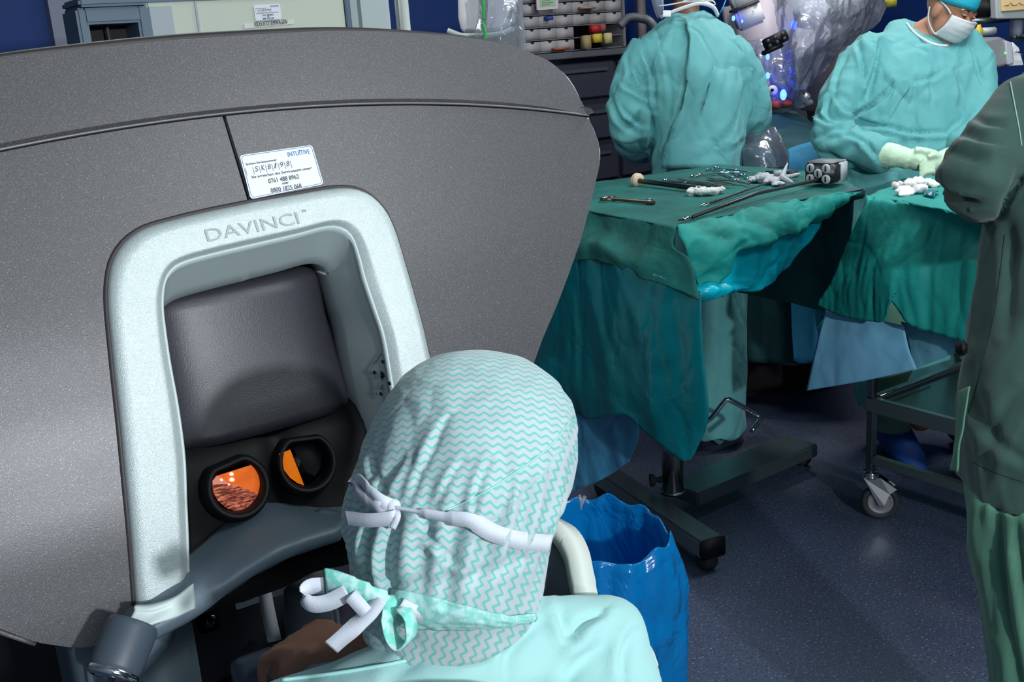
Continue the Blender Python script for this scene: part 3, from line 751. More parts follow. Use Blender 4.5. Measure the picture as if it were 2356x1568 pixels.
scr = fuse('scrub_top', top, SCRUB, sur, .005, 6, creased([([(1290, 1405), (1298, 1430), (1311, 1467)], 12, .010), ([(1311, 1470), (1340, 1432), (1385, 1400)], 13, .009), ([(1225, 1440), (1170, 1500), (1160, 1560)], 14, .006),
    ([(1470, 1450), (1440, 1500), (1435, 1568)], 12, .005), ([(1050, 1470), (960, 1520), (900, 1568)], 16, .005), ([(1400, 1480), (1330, 1530), (1300, 1568)], 16, .006)], fold_s))
st = bvh(scr)
# sleeve hem along the forearm, with its stitched edge
hm = castline(st, [(650, 1566), (760, 1552), (880, 1532), (1000, 1502)], 40, .0012)
if len(hm) > 3: mesh_obj('sleeve_hem', *tube(hm, .0016, 6), mat('hem_thread', (166, 220, 214), .9), sur)
# trousers
fuse('trousers', [capsule(Vector((.40, .42, .60)), Vector((.30, .48, .56)), .135, .115), capsule(Vector((.40, .42, .60)), Vector((.52, .44, .56)), .135, .115),
                  capsule(Vector((.30, .50, .56)), Vector((.34, .84, .56)), .10, .078), capsule(Vector((.52, .48, .56)), Vector((.60, .84, .56)), .10, .078),
                  capsule(Vector((.34, .84, .56)), Vector((.36, .84, .16)), .074, .06), capsule(Vector((.60, .84, .56)), Vector((.62, .84, .16)), .074, .06)], SCRUB, sur, .012, 4)
for x in (.365, .625): mesh_obj('shoe', *loft([[Vector((x+cos(2*pi*j/16)*a, y+0, .002+max(0, b+sin(2*pi*j/16)*b)))for j in range(16)] for y, a, b in ((.77, .02, .02), (.785, .045, .05), (.86, .048, .05), (.96, .046, .032), (1.01, .03, .02), (1.02, .01, .01))]), WHITE, sur)
# bouffant cap: lofted from crown to nape with gathers; pattern of wavy lines follows the cloth
def capmat():
    mt = mat('wavy_print_cap', (176, 186, 192), .8, bump=(260, .25, .001), sheen=.2); N = mt.node_tree.nodes; L = mt.node_tree.links; b = N['Principled BSDF']
    uv = N.new('ShaderNodeUVMap'); sx = N.new('ShaderNodeSeparateXYZ'); L.new(uv.outputs[0], sx.inputs[0])
    def M(op, a, bb=None, c=None):
        n = N.new('ShaderNodeMath'); n.operation = op
        for i, q in enumerate((a, bb, c)):
            if q is None: continue
            if isinstance(q, (int, float)): n.inputs[i].default_value = q
            else: L.new(q, n.inputs[i])
        return n.outputs[0]
    nz = N.new('ShaderNodeTexNoise'); nz.inputs['Scale'].default_value = 40; nz.inputs['Detail'].default_value = 2
    tc = N.new('ShaderNodeTexCoord'); L.new(tc.outputs['Object'], nz.inputs[0])
    zig = M('SINE', M('MULTIPLY', sx.outputs[0], 2*pi*100))
    y = M('ADD', M('MULTIPLY', sx.outputs[1], 250), M('MULTIPLY', zig, .42)); y = M('ADD', y, M('MULTIPLY', nz.outputs[0], .35))
    st_ = M('PINGPONG', y, 1.0)
    r = N.new('ShaderNodeMapRange'); r.inputs[1].default_value = .50; r.inputs[2].default_value = .16; r.inputs[3].default_value = 0; r.inputs[4].default_value = .9
    L.new(st_, r.inputs[0])
    mx = N.new('ShaderNodeMix'); mx.data_type = 'RGBA'; mx.inputs[6].default_value = (*lin((174, 186, 192)), 1); mx.inputs[7].default_value = (*lin((88, 178, 168)), 1)
    L.new(r.outputs[0], mx.inputs[0]); L.new(mx.outputs[2], b.inputs['Base Color'])
    return mt
CAPM = capmat()
HA = (ZZ*.985+HF*.0-(LAT*.10)).normalized()
rows = [(822, 1050, 10), (828, 1062, 62), (842, 1072, 112), (868, 1082, 160), (905, 1090, 198), (955, 1088, 228), (1010, 1080, 246), (1070, 1070, 251), (1130, 1058, 250), (1190, 1044, 243), (1250, 1036, 232), (1310, 1038, 224), (1360, 1040, 215), (1400, 1035, 205), (1430, 1030, 180)]
cv = []; cuv = []; NS = 240
zs = [PY(1060, y, .73).z for y, c, h in rows]
R2 = []
import bisect
NR = 170
for i in range(NR):
    t = i/(NR-1)*(len(rows)-1); k = min(int(t), len(rows)-2); u_ = t-k
    R2.append([rows[k][q]*(1-u_)+rows[k+1][q]*u_ for q in range(3)])
px2m = .935/FPX
secs = []
for i, (y, cx, hw) in enumerate(R2):
    v_ = i/(NR-1)
    # dome sections rise over the front, so the visible top edge is the crown
    c = PY(cx, y, .735); hwm = hw*px2m; dpm = hwm*1.16
    lift = max(0, 1-v_/.35)
    row = []
    for j in range(NS):
        a = 2*pi*j/NS; s_, c_ = sin(a), cos(a)
        p = c+LAT*hwm*c_+DEP*dpm*s_
        p += ZZ*(-.050*s_*-1*lift*0)
        # gathers running down to the tape, bulge over the bun below it
        back = max(0, -s_)
        gl = .0034*sin(j*.62+3*noise.noise(Vector((j*.05, v_*3, 0))))*math.exp(-((v_-.56)/.13)**2)*(.25+back)
        tape = -.0045*math.exp(-((v_-.655+.03*c_)/.022)**2)*(.4+.6*back)
        bag = .004*noise.noise(Vector((cos(a)*1.6, sin(a)*1.6, v_*4)))
        cr = crumple(p, 22, .006, (1, 1, .5), 9)
        r = (p-c); r.z = 0
        if r.length > 1e-6: p += r.normalized()*(gl+tape+bag+cr)*min(1, r.length/.03)
        row.append(p)
    secs.append(row)
CC = creased([([(1035, 955), (985, 1040), (940, 1160)], 8, .0045), ([(1068, 1055), (1035, 1100), (1005, 1160)], 7, .004), ([(1128, 1055), (1100, 1120), (1088, 1200)], 8, .005), ([(975, 1190), (1000, 1250), (1060, 1305)], 8, .004),
    ([(852, 1040), (868, 1100), (900, 1160)], 8, .004), ([(910, 1190), (882, 1290), (900, 1370)], 10, .006), ([(880, 1130), (930, 1050)], 7, .003), ([(940, 1240), (1010, 1215)], 7, .004), ([(1160, 1180), (1180, 1110)], 7, .003), ([(840, 1220), (850, 1330)], 9, .004), ([(1010, 1010), (975, 1080)], 6, .003)])
for r_, y_ in zip(secs, R2):
    c = PY(y_[1], y_[0], .735)
    for j in range(NS):
        n_ = r_[j]-c
        if n_.length > .02 and n_.dot(DEP) < 0: n_.normalize(); r_[j] = r_[j]+n_*CC(r_[j], n_)
v = [p for s in secs for p in s]; f = []; uvs = []
for i in range(NR):
    for j in range(NS): uvs.append((j/NS, i/(NR-1)))
n = NS
for i in range(NR-1):
    for j in range(n):
        k = (j+1) % n; f.append((i*n+j, i*n+k, (i+1)*n+k, (i+1)*n+j))
f.append(tuple(range(n))); 
capo = mesh_obj('surgical_cap', v, f, CAPM, sur, uvs=None)
# planar unwrap round the head so the print keeps an even size
ul = capo.data.uv_layers.new(name='UVMap'); off = Vector(capo['_o'])
for lp in capo.data.loops:
    p = capo.data.vertices[lp.vertex_index].co+off-HC
    rx = p.dot(LAT); ry = p.dot(-DEP)
    an = atan2(rx, ry+.02); el = p.z
    rr = sqrt(rx*rx+ry*ry+p.z*p.z)
    th_ = atan2(sqrt(rx*rx+ry*ry), p.z+.02)
    uu, vv = rx*1.05, (p.z-ry*.75)*1.0+rx*.12
    if p.z < -.034+(rx+.045)*.60 and rx > -.06: uu, vv = uu*.30+vv*.95, vv*.30-uu*.95
    ul.data[lp.index].uv = (uu, vv)
ct_ = bvh(capo)
def on(pts, n, off=.0015): return castline(ct_, pts, n, off)
SEAM = mat('cap_piping', (150, 206, 200), .8)
for pts in ([(1318, 960), (1260, 1030), (1180, 1090), (1100, 1140), (1010, 1180)],):
    l = on(pts, 40, .0004)
    if len(l) > 3: mesh_obj('cap_seam', *tube(l, .0009, 6), SEAM, capo)
TAPE = mat('white_tie_tape', (198, 204, 216), .8, bump=(1500, .4, .001))
l = catmull(on([(918, 1166), (960, 1172), (1040, 1188), (1130, 1218), (1200, 1238), (1250, 1246)], 7, .0068), 50)
mask = mesh_obj('mask_tie', *ribbon(l, [.003, .008, .012, .014, .014, .014, .014], .0012, ZZ), TAPE, sur)
kn = cast(ct_, 912, 1166, .004)
mesh_obj('knot', *ellipsoid(kn, (.006, .005, .006)), TAPE, mask)
dk = depth(kn)
mesh_obj('tie_end', *ribbon([kn, P(880, 1152, dk-.005), P(850, 1128, dk+.0), P(828, 1108, dk+.02), P(815, 1118, dk+.025), P(830, 1140, dk+.015), P(870, 1165, dk-.003), kn], [.010, .013, .012, .010], .0012, ZZ, 40), TAPE, mask)
mesh_obj('tie_end', *ribbon([kn+Vector((0, 0, -.006)), P(905, 1190, dk-.006), P(850, 1196, dk+.002), P(796, 1190, dk+.02)], .0115, .0012, ZZ, 30), TAPE, mask)
mesh_obj('tie_end', *ribbon([kn, P(915, 1185, dk-.006), P(903, 1215, dk-.004)], .005, .0012, LAT, 14), TAPE, mask)
# lower cap ties and bow at the nape
CLOTHB = CAPM
kb = cast(ct_, 905, 1385, .006) or P(905, 1385, .9); db = depth(kb)
GRN = mat('cap_tie_cloth', (120, 208, 194), .8, bump=(60, .4, .004), var=(120, (176, 218, 214), .45, .55))
bow = mesh_obj('cap_tie', *ribbon([kb, P(870, 1374, db-.010), P(820, 1358, db-.008), P(775, 1342, db-.004), P(750, 1336, db)], [.010, .015, .020, .022, .022], .002, ZZ, 30), GRN, sur)
mesh_obj('tie_end', *ribbon([kb, P(892, 1425, db-.012), P(903, 1468, db-.012), P(925, 1486, db-.014), P(946, 1462, db-.018), P(942, 1420, db-.018), P(925, 1396, db-.012)], [.012, .014, .014, .014, .012], .0016, DEP+LAT*.6, 40), GRN, bow)
mesh_obj('knot', *ellipsoid(kb, (.011, .009, .008)), GRN, bow)
mesh_obj('tape_end', *ribbon([P(800, 1362, db-.006), P(755, 1385, db-.002), P(715, 1388, db), P(697, 1368, db+.002), P(712, 1350, db+.006), P(745, 1346, db+.008)], .014, .0012, ZZ, 34), TAPE, bow)
mesh_obj('tape_end', *ribbon([P(875, 1375, db-.012), P(850, 1410, db-.014), P(812, 1445, db-.014), P(762, 1488, db-.010)], .0135, .0012, (LAT+ZZ*.5), 30), TAPE, bow)
mesh_obj('tape_end', *ribbon([P(806, 1368, db-.010), P(828, 1392, db-.0125), P(850, 1418, db-.013)], .011, .0012, LAT, 16), TAPE, bow)
mesh_obj('tape_end', *ribbon([P(920, 1392, db-.012), P(960, 1410, db-.008), P(992, 1405, db-.006)], .013, .0012, ZZ, 16), TAPE, bow)
gr_ = []
ta = catmull([Vector((q[0], q[1], 0)) for q in ((900, 1352), (985, 1368), (1080, 1392), (1160, 1412), (1228, 1410))], 60)
tb_ = catmull([Vector((q[0], q[1], 0)) for q in ((880, 1428), (960, 1444), (1060, 1446), (1150, 1440), (1212, 1432))], 60)
for k in range(22):
    t = k/21; row = [cast(ct_, p.x+(q.x-p.x)*t, p.y+(q.y-p.y)*t, .0004+.0045*sin(pi*min(1, t*.9+.1))) for p, q in zip(ta, tb_)]
    for i in range(60):
        if row[i] is None: row[i] = row[i-1] if i and row[i-1] else (gr_[-1][i] if gr_ else HC)
    gr_.append(row)
HEM = mat('cap_hem_cloth', (128, 190, 184), .8, bump=(60, .4, .004), var=(150, (160, 204, 202), .45, .55))
v, f = solid(gr_, lambda p, u, v_: .0015*noise.noise(Vector((v_*14, u*5, 0))), .001); mesh_obj('cap_hem', v, f, HEM, capo)

# ------------------------------------------------------------------ surgeon's chair
ch = thing('office_chair', 'office chair under the seated surgeon, pale curved armrest frame with grey panel', 'chair', (.42, .40, 0))
arm = [P(1225, 1190, 1.02), P(1262, 1205, 1.02), P(1300, 1232, 1.01), P(1325, 1275, 1.0), P(1337, 1330, .99), P(1352, 1385, .98), P(1400, 1440, .985), P(1455, 1480, .985), P(1488, 1540, .97), P(1500, 1610, .955), P(1500, 1760, .92)]
mesh_obj('armrest_frame', *ribbon(arm, [.021]*7+[.016, .013, .013], .016, [LAT-ZZ*.55, LAT-ZZ*.45, LAT-ZZ*.25, LAT-ZZ*.1, LAT, LAT], 60), OFFW, ch)
pan = [[P(1180, 1210, 1.05), P(1262, 1222, 1.03), P(1300, 1262, 1.02), P(1322, 1350, 1.0), P(1340, 1420, 1.0)], [P(1180, 1330, 1.05), P(1220, 1350, 1.03), P(1250, 1380, 1.02), P(1290, 1420, 1.0), P(1320, 1450, 1.0)]]
mesh_obj('side_panel', *sheet(pan, 24, 8, None, .006), mat('chair_grey', (62, 70, 80), .6), ch)
mesh_obj('seat', *box((.42, .42, .44), (.46, .44, .07), (BL, BF, ZZ), .03), BLACK, ch)
mesh_obj('seat_post', *tube([(.42, .42, .10), (.42, .42, .41)], .028, 18), STEEL, ch)
mesh_obj('backrest', *box(Vector((.42, .42, .62))-BF*.20, (.34, .03, .26), (BL, BF, ZZ), .014), BLACK, ch)
for k in range(5):
    a = k*2*pi/5+.3; e = Vector((.42+cos(a)*.27, .42+sin(a)*.27, .075))
    mesh_obj('base_leg', *tube([(.42, .42, .115), e], [.024, .016], 12), STEEL, ch)
    mesh_obj('caster', *lathe(e-Vector((0, 0, .045)), (-sin(a), cos(a), 0), ((.001, -.012), (.027, -.012), (.029, 0), (.027, .012), (.001, .012))), RUBBER, ch)

# ------------------------------------------------------------------ blue waste bag on its stand
bg = thing('waste_bag', 'blue plastic waste bag hanging open on a stand beside the surgeon', 'bag', (1.27, 1.38, 0))
C0 = PZ(1372, 1262, .62); C0.z = 0; NSG = 64
def bagring(z, r, seed=0, amp=.012, ex=1.0):
    o = []
    for j in range(NSG):
        a = 2*pi*j/NSG; q = Vector((cos(a)*2.2, sin(a)*2.2, z*3.0+seed))
        rr = r+amp*noise.noise(Vector((q.x*.8, q.y*.8, q.z*.3)))*1.6+crumple(q, 1.5, amp*2.4, (1, 1, .5))
        rr *= .76
        o.append(C0+Vector((cos(a)*rr*.95, sin(a)*rr*1.05, z+(amp*.8+(.022 if z > .6 else 0))*noise.noise(q*1.4+Vector((9, 0, 0))))))
    return o
prof_o = [(.03, .13), (.05, .185), (.12, .205), (.2, .215), (.3, .222), (.4, .232), (.46, .240), (.50, .236), (.53, .226), (.56, .232), (.60, .225), (.64, .210), (.665, .198), (.66, .19), (.60, .187), (.5, .182), (.38, .172), (.2, .15), (.08, .12)]
v, f = loft([bagring(z, r, i*.13, .016 if 3 < i < 12 else .008) for i, (z, r) in enumerate(prof_o)], caps=False)
bgo = mesh_obj('bag_film', v, f, BAG, bg)
s_ = bgo.modifiers.new('s', 'SUBSURF'); s_.levels = 1; s_.render_levels = 2
mesh_obj('stand_base', *tube([C0+ZZ*.004, C0+ZZ*.028], .10, 32), RUBBER, bg)
mesh_obj('bag_clip', *tube([P(1331, 1138, 1.93), P(1337, 1150, 1.93), P(1336, 1170, 1.93), P(1341, 1150, 1.93), P(1347, 1140, 1.93)], .004, 8), CLEAR, bg)
# ------------------------------------------------------------------ instrument table with its drape
TZ = 1.10
A1_ = PZ(1555, 522, TZ); B1_ = PZ(1985, 432, TZ); C1_ = PZ(1657, 378, TZ); D1_ = PZ(1395, 415, TZ); E1_ = PZ(1350, 482, TZ); F1_ = PZ(1900, 398, TZ)
tX0, tX1, tY0, tY1 = E1_.x+.05, 2.80, A1_.y+.01, 2.96
tb = thing('instrument_table', 'steel column instrument table with T-shaped base under dark green drape', 'table', (2.26, 2.46, 0))
mesh_obj('tabletop', *box(((tX0+tX1)/2, (tY0+tY1)/2, TZ-.02), (tX1-tX0, tY1-tY0, .03), bev=.005), STEEL, tb)
def beam(p, q, w_, h, nm, par, mt):
    p = Vector(p); q = Vector(q); d = (q-p).normalized(); s_ = d.cross(ZZ).normalized()
    return sharp(mesh_obj(nm, *box((p+q)/2, ((q-p).length, w_, h), (d, s_, ZZ), .006), mt, par))
f0 = (PZ(1352, 1078, .11)+PZ(1400, 1060, .11))/2; f1 = (PZ(1613, 1252, .11)+PZ(1662, 1232, .11))/2
f0.z = f1.z = .085
beam(f0, f1, .085, .06, 'foot', tb, STEELD)
g0 = PZ(1568, 1118, .11); g1 = PZ(1845, 1006, .11); g0.z = g1.z = .080
beam(g0, g1, .15, .05, 'foot', tb, STEELD)
pc = PZ(1549, 1128, .11); pc.z = 0
mesh_obj('post', *tube([pc+ZZ*.105, pc+ZZ*.62], .037, 28), CHROME, tb)
mesh_obj('post', *tube([pc+ZZ*.6, pc+ZZ*1.07], .030, 28), CHROME, tb)
mesh_obj('post_flange', *tube([pc+ZZ*.105, pc+ZZ*.115], .043, 28), STEEL, tb)
mesh_obj('lock_knob', *lathe(pc+Vector((-.05, .03, .155)), (-.8, .5, 0), ((.001, -.02), (.012, -.02), (.008, 0), (.02, .005), (.022, .02), (.001, .022))), RUBBER, tb)
fd = (f1-f0).normalized(); fs_ = fd.cross(ZZ)
mesh_obj('end_cap', *box(f1+fd*.006, (.012, .088, .064), (fd, fs_, ZZ), .004), BLACK, tb)
for c, s_ in ((f1-fd*.03, 1), (f0+fd*.03, 1), (g1, 1)):
    c = Vector(c); c.z = .036
    wl = mesh_obj('caster', *lathe(c, fs_, ((.001, -.022), (.030, -.022), (.035, -.014), (.035, .014), (.030, .022), (.001, .022))), RUBBER, tb)
    mesh_obj('wheel_cover', *lathe(c, fs_, ((.001, -.0245), (.024, -.0245), (.026, -.022))), mat('blue_wheel_cover', (30, 48, 110), .4), wl)
    mesh_obj('caster_fork', *box(c+ZZ*.028, (.05, .05, .03), (fd, fs_, ZZ), .006), BLACK, tb)
# foot pedal bar beside the column
mesh_obj('pedal_bar', *tube(catmull([P(1600, 985, 3.85), P(1635, 962, 3.82), P(1668, 922, 3.80), P(1680, 920, 3.80), P(1742, 955, 3.85), P(1746, 968, 3.83), P(1730, 990, 3.78)], 30), .009, 12), CHROME, tb)

def wr(a, s, st=(1, 1, .5), seed=0): return lambda p, u, v: crease(p, s, a*.55, st, seed)+crumple(p, s*1.1, a*1.3, st, seed)
# drape: one thing, cloth pad above, plastic film below
dr = thing('table_drape', 'dark green cloth drape with teal plastic skirts hanging over the instrument table', 'drape', (2.4, 2.5, TZ))
tl = [E1_.lerp(A1_, -.9), E1_, A1_]
Dl = D1_+(E1_-A1_)*.25
def arch(p, k): return p+ZZ*k
topg = [[A1_+(B1_-A1_)*i/3+ZZ*(.004 if 0 < i < 3 else 0) for i in range(3)]+[B1_+Vector((0, 0, -.012))],
        [E1_+Vector((.02, .1, 0)), Vector((2.4, 2.45, TZ+.003)), Vector((2.75, 2.42, TZ+.003)), F1_.lerp(B1_, .6)],
        [D1_.lerp(E1_, .45)+Vector((-.02, .1, 0)), Vector((2.35, 2.8, TZ+.004)), Vector((2.75, 2.75, TZ+.004)), F1_],
        [D1_.lerp(E1_, .2)+Vector((-.02, .13, 0)), D1_, C1_.lerp(D1_, .4), C1_]]
def flatw(p, u, v): return max(0, crease(p, 9, .006, (1, 1, 1), 2))+.001*noise.noise(p*14)
v, f = sheet(topg, 70, 60, lambda p, u, v: -flatw(p, u, v) if False else flatw(p, u, v)*.6, .003)
topo = mesh_obj('drape_top', v, f, DRAPE, dr)
# left cloth side, hanging from the left edge
e0 = E1_.lerp(A1_, -.85)
def dn(p, dz, dx=0, dy=0): return p+Vector((dx, dy, -dz))
lc = [[e0, E1_, E1_.lerp(A1_, .5), A1_],
      [dn(e0, .05, -.02), dn(E1_, .05, -.02), dn(E1_.lerp(A1_, .5), .05, -.02), dn(A1_, .05, -.012, -.006)],
      [dn(e0, .3, -.03), PX(1350, 560, A1_.x-.02), PX(1450, 600, A1_.x-.04), PX(1590, 600, A1_.x-.01)],
      [dn(e0, .40, -.03), PX(1330, 600, A1_.x-.02), PX(1500, 645, A1_.x-.04), PX(1612, 688, A1_.x-.015)]]
v, f = sheet(lc, 60, 40, wr(.014, 7, (1, 1, .4), 1), .003); mesh_obj('drape_side', v, f, DRAPE, dr)
lf = [[p+Vector((.006, .0, .02)) for p in lc[3]],
      [dn(e0, .62, -.02), PX(1290, 800, A1_.x-.00), PX(1450, 780, A1_.x-.06), PX(1620, 800, A1_.x-.01)],
      [dn(e0, .75, -.02), PX(1230, 890, A1_.x+.02), PX(1440, 900, A1_.x-.06), PX(1632, 940, A1_.x+.0)],
      [dn(e0, .78, -.02), PX(1270, 915, A1_.x+.02), PX(1350, 962, A1_.x-.02), PX(1430, 955, A1_.x-.05), PX(1480, 992, A1_.x-.04), PX(1560, 1052, A1_.x-.02), PX(1592, 1052, A1_.x), PX(1622, 990, A1_.x+.01)]]
v, f = sheet(lf, 80, 50, wr(.016, 6, (1, 1, .35), 5), .0015); mesh_obj('plastic_skirt', v, f, FILMT, dr)
# extra inner film hanging lower at the left
lb = [[PX(1290, 900, 2.05), PX(1380, 930, 2.06), PX(1470, 960, 2.08)], [PX(1300, 1000, 2.05), PX(1390, 1010, 2.07), PX(1468, 1010, 2.08)], [PX(1315, 1130, 2.05), PX(1380, 1105, 2.07), PX(1450, 1060, 2.08)]]
v, f = sheet(lb, 40, 30, wr(.015, 9, (1, 1, .3), 8), .0015); mesh_obj('plastic_skirt', v, f, FILMB, dr)
# front cloth side: rolls over the front edge, longest left, swept up to the right corner
fy0 = A1_.y-.02
fc = [[A1_, A1_.lerp(B1_, .3)+ZZ*.004, A1_.lerp(B1_, .65)+ZZ*.004, B1_+Vector((0, 0, -.012))],
      [PY(1566, 545, fy0), PY(1680, 530, fy0-.03), PY(1820, 495, fy0-.02), PY(1960, 452, fy0+.02)],
      [PY(1585, 600, fy0-.01), PY(1680, 580, fy0-.05), PY(1820, 535, fy0-.04), PY(1940, 470, fy0+.02)],
      [PY(1614, 680, fy0), PY(1680, 622, fy0-.03), PY(1690, 568, fy0-.03), PY(1800, 545, fy0-.03), PY(1860, 522, fy0), PY(1930, 478, fy0+.02)]]
v, f = sheet(fc, 70, 40, wr(.016, 9, (1, 1, 1), 3), .003); mesh_obj('drape_side', v, f, DRAPE2, dr)
ff = [[PY(1590, 590, fy0+.02), PY(1680, 560, fy0+.0), PY(1800, 535, fy0+.0), PY(1895, 505, fy0+.02)],
      [PY(1600, 640, fy0), PY(1690, 620, fy0-.02), PY(1770, 600, fy0-.02), PY(1865, 550, fy0+.02)],
      [PY(1612, 690, fy0+.02), PY(1665, 668, fy0-.02), PY(1745, 668, fy0-.02), PY(1805, 620, fy0+.02)]]
v, f = sheet(ff, 60, 30, wr(.012, 10, (1, 1, 1), 6), .0015); mesh_obj('plastic_skirt', v, f, FILMC, dr)
ft_ = [[PY(1588, 600, fy0+.03), PY(1600, 680, fy0+.03), PY(1616, 700, fy0+.02)], [PY(1600, 640, fy0-.02), PY(1640, 668, fy0-.03), PY(1680, 672, fy0-.03)], [PY(1600, 690, fy0-.0), PY(1645, 684, fy0-.02), PY(1700, 666, fy0-.0)]]
v, f = sheet([[PY(1590, 650, fy0+.01), PY(1650, 650, fy0-.03), PY(1740, 655, fy0)], [PY(1595, 672, fy0-.02), PY(1650, 668, fy0-.05), PY(1735, 662, fy0-.02)], [PY(1600, 692, fy0), PY(1645, 686, fy0-.03), PY(1700, 665, fy0)]], 40, 16, wr(.01, 16, (1, 1, 1), 2), .0015); mesh_obj('plastic_skirt', v, f, FILMC, dr)
# side skirt on the far right, hanging behind
v, f = sheet([[B1_+Vector((-.02, .02, -.02)), F1_+Vector((-.03, 0, -.02)), C1_+Vector((-.03, -.02, -.02))], [dn(B1_, .3, -.03, .05), dn(F1_, .32, .0), dn(C1_, .3)], [dn(B1_, .45, -.1, .1), dn(F1_, .5, .0), dn(C1_, .5)]], 40, 24, wr(.014, 8, (1, 1, .4), 4), .003)
mesh_obj('drape_side', v, f, DRAPE, dr)
TT = bvh(topo)
def tt(x, y, off=0.):
    p = cast(TT, x, y); p = p if p else PZ(x, y, TZ+.005)
    return p+ZZ*off
# ---- instruments on the drape
def scissors(name, label, h1, h2, tip, group, cat='scissors', r=.0035):
    """two finger rings, shanks crossing at the box lock, tip"""
    a = tt(*h1, .006); b = tt(*h2, .006); t = tt(*tip, .007)
    root = thing(name, label, cat, (a+b)/2, group)
    mid = (a+b)/2*.45+t*.55+ZZ*.003
    for q, o in ((a, b), (b, a)):
        d = (mid-q).normalized(); s_ = d.cross(ZZ).normalized()
        rg = [q-d*.002+d*cos(k*pi/10)*.016+s_*sin(k*pi/10)*.011 for k in range(21)]
        mbx = MB(); mbx.add(tube(rg, r*.8, 8, False)); mbx.add(tube([q+d*.015, mid+(o-q).normalized()*.002, t], [r*.8, r, r*.45], 8)); mbx.build('shank', CHROME, root)
    mesh_obj('box_lock', *disc(mid, r*1.5, ZZ, r*2.4, 14), CHROME, root)
    return root
G1 = 'ring-handled instruments on the green drape'
scissors('ring_handled_clamp', 'steel clamp lying farthest back on the green drape', (1635, 394), (1650, 388), (1738, 402), G1, 'clamp')
scissors('ring_handled_clamp', 'steel clamp with rings pointing left, in front of the farthest clamp', (1600, 408), (1616, 405), (1700, 400), G1, 'clamp')
scissors('ring_handled_clamp', 'steel clamp with short rings nearest the dropped gauze pouch', (1688, 408), (1694, 416), (1640, 396), G1, 'clamp')
scissors('ring_handled_clamp', 'steel clamp on the drape with rings at its right end', (1708, 404), (1722, 412), (1628, 392), G1, 'clamp')
scissors('surgical_scissors', 'steel scissors left of the three dark forceps on green drape', (1522, 424), (1534, 418), (1620, 432), G1)
def forceps(label, a, b, g='dark forceps on the green drape'):
    p = tt(*a, .008); q = tt(*b, .008); root = thing('forceps', label, 'forceps', p, g)
    d = (q-p).normalized(); s_ = d.cross(ZZ).normalized()
    for k in (-1, 1):
        pts = [p, p.lerp(q, .3)+s_*k*.008, p.lerp(q, .65)+s_*k*.006+ZZ*.004, q+s_*k*.001]
        mesh_obj('arm', *ribbon(pts, [.012, .011, .008, .004], .002, s_, 16), mat('tungsten', (118, 104, 92), .35, .9), root)
forceps('dark steel forceps nearest the scissors on the green drape', (1562, 416), (1672, 437))
forceps('dark steel forceps in the middle of the green drape', (1585, 420), (1686, 433))
forceps('dark steel forceps nearest the gauze pouch on the drape', (1628, 413), (1734, 432))
# black tube with foam ring ending in a swab
a = tt(1466, 427, .018); b = tt(1594, 442, .014)
sw = thing('suction_tube', 'black suction tube with cream foam collar lying on the green drape', 'medical tube', a)
mesh_obj('shaft', *tube([a, b, tt(1625, 446, .012)], .0085, 14), mat('shaft_black', (14, 14, 18), .35), sw)
mesh_obj('foam_collar', *lathe(a, (b-a).normalized(), ((.001, -.012), (.020, -.012), (.026, -.004), (.022, .003), (.026, .008), (.014, .014), (.001, .014)), 16), mat('cream_foam', (222, 200, 170), .9, bump=(60, .6, .005)), sw)
def swab(name, label, pts, rs, group=None, mt=GAUZE, cat='gauze', stain=None, seed=0):
    ps = [ellipsoid(p, r, None, 14, 9) for p, r in zip(pts, rs)]
    return tag(fuse(name, ps, mt, None, .0035, 2, lambda p, n: crumple(p, 38, .011, (1, 1, 1), seed)+crumple(p, 80, .004, (1, 1, 1), seed)), label, cat, group)
swab('gauze_swab', 'white crumpled gauze swab at the end of the black suction tube', [tt(1598, 449, .012), tt(1618, 450, .014), tt(1638, 449, .013), tt(1656, 446, .013), tt(1610, 443, .01)], [(.03, .024, .014), (.032, .024, .016), (.03, .022, .015), (.026, .014, .010), (.03, .02, .01)], None)
# ring spanner like tool at the left edge
a = tt(1400, 462, .008); b = tt(1500, 471, .008)
sp_ = thing('ring_tool', 'bronze coloured ring-ended tool at left edge of green drape', 'tool', a)
mbx = MB(); d = (b-a).normalized(); s_ = d.cross(ZZ)
mbx.add(tube([a+d*cos(k*pi/12)*.022+s_*sin(k*pi/12)*.024 for k in range(25)], .005, 8, False)); mbx.add(tube([a+d*.022, b], .006, 10)); mbx.add(lathe(b, d, ((.001, -.02), (.009, -.018), (.010, 0), (.006, .01), (.001, .012)), 12))
mbx.build('ring_and_handle', mat('bronze', (120, 104, 96), .35, .9), sp_)
mesh_obj('set_screw', *ellipsoid(b-d*.01+ZZ*.009, (.006, .006, .004)), CHROME, sp_)
mesh_obj('set_screw', *ellipsoid(a+s_*.02+ZZ*.005, (.006, .006, .004)), CHROME, sp_)
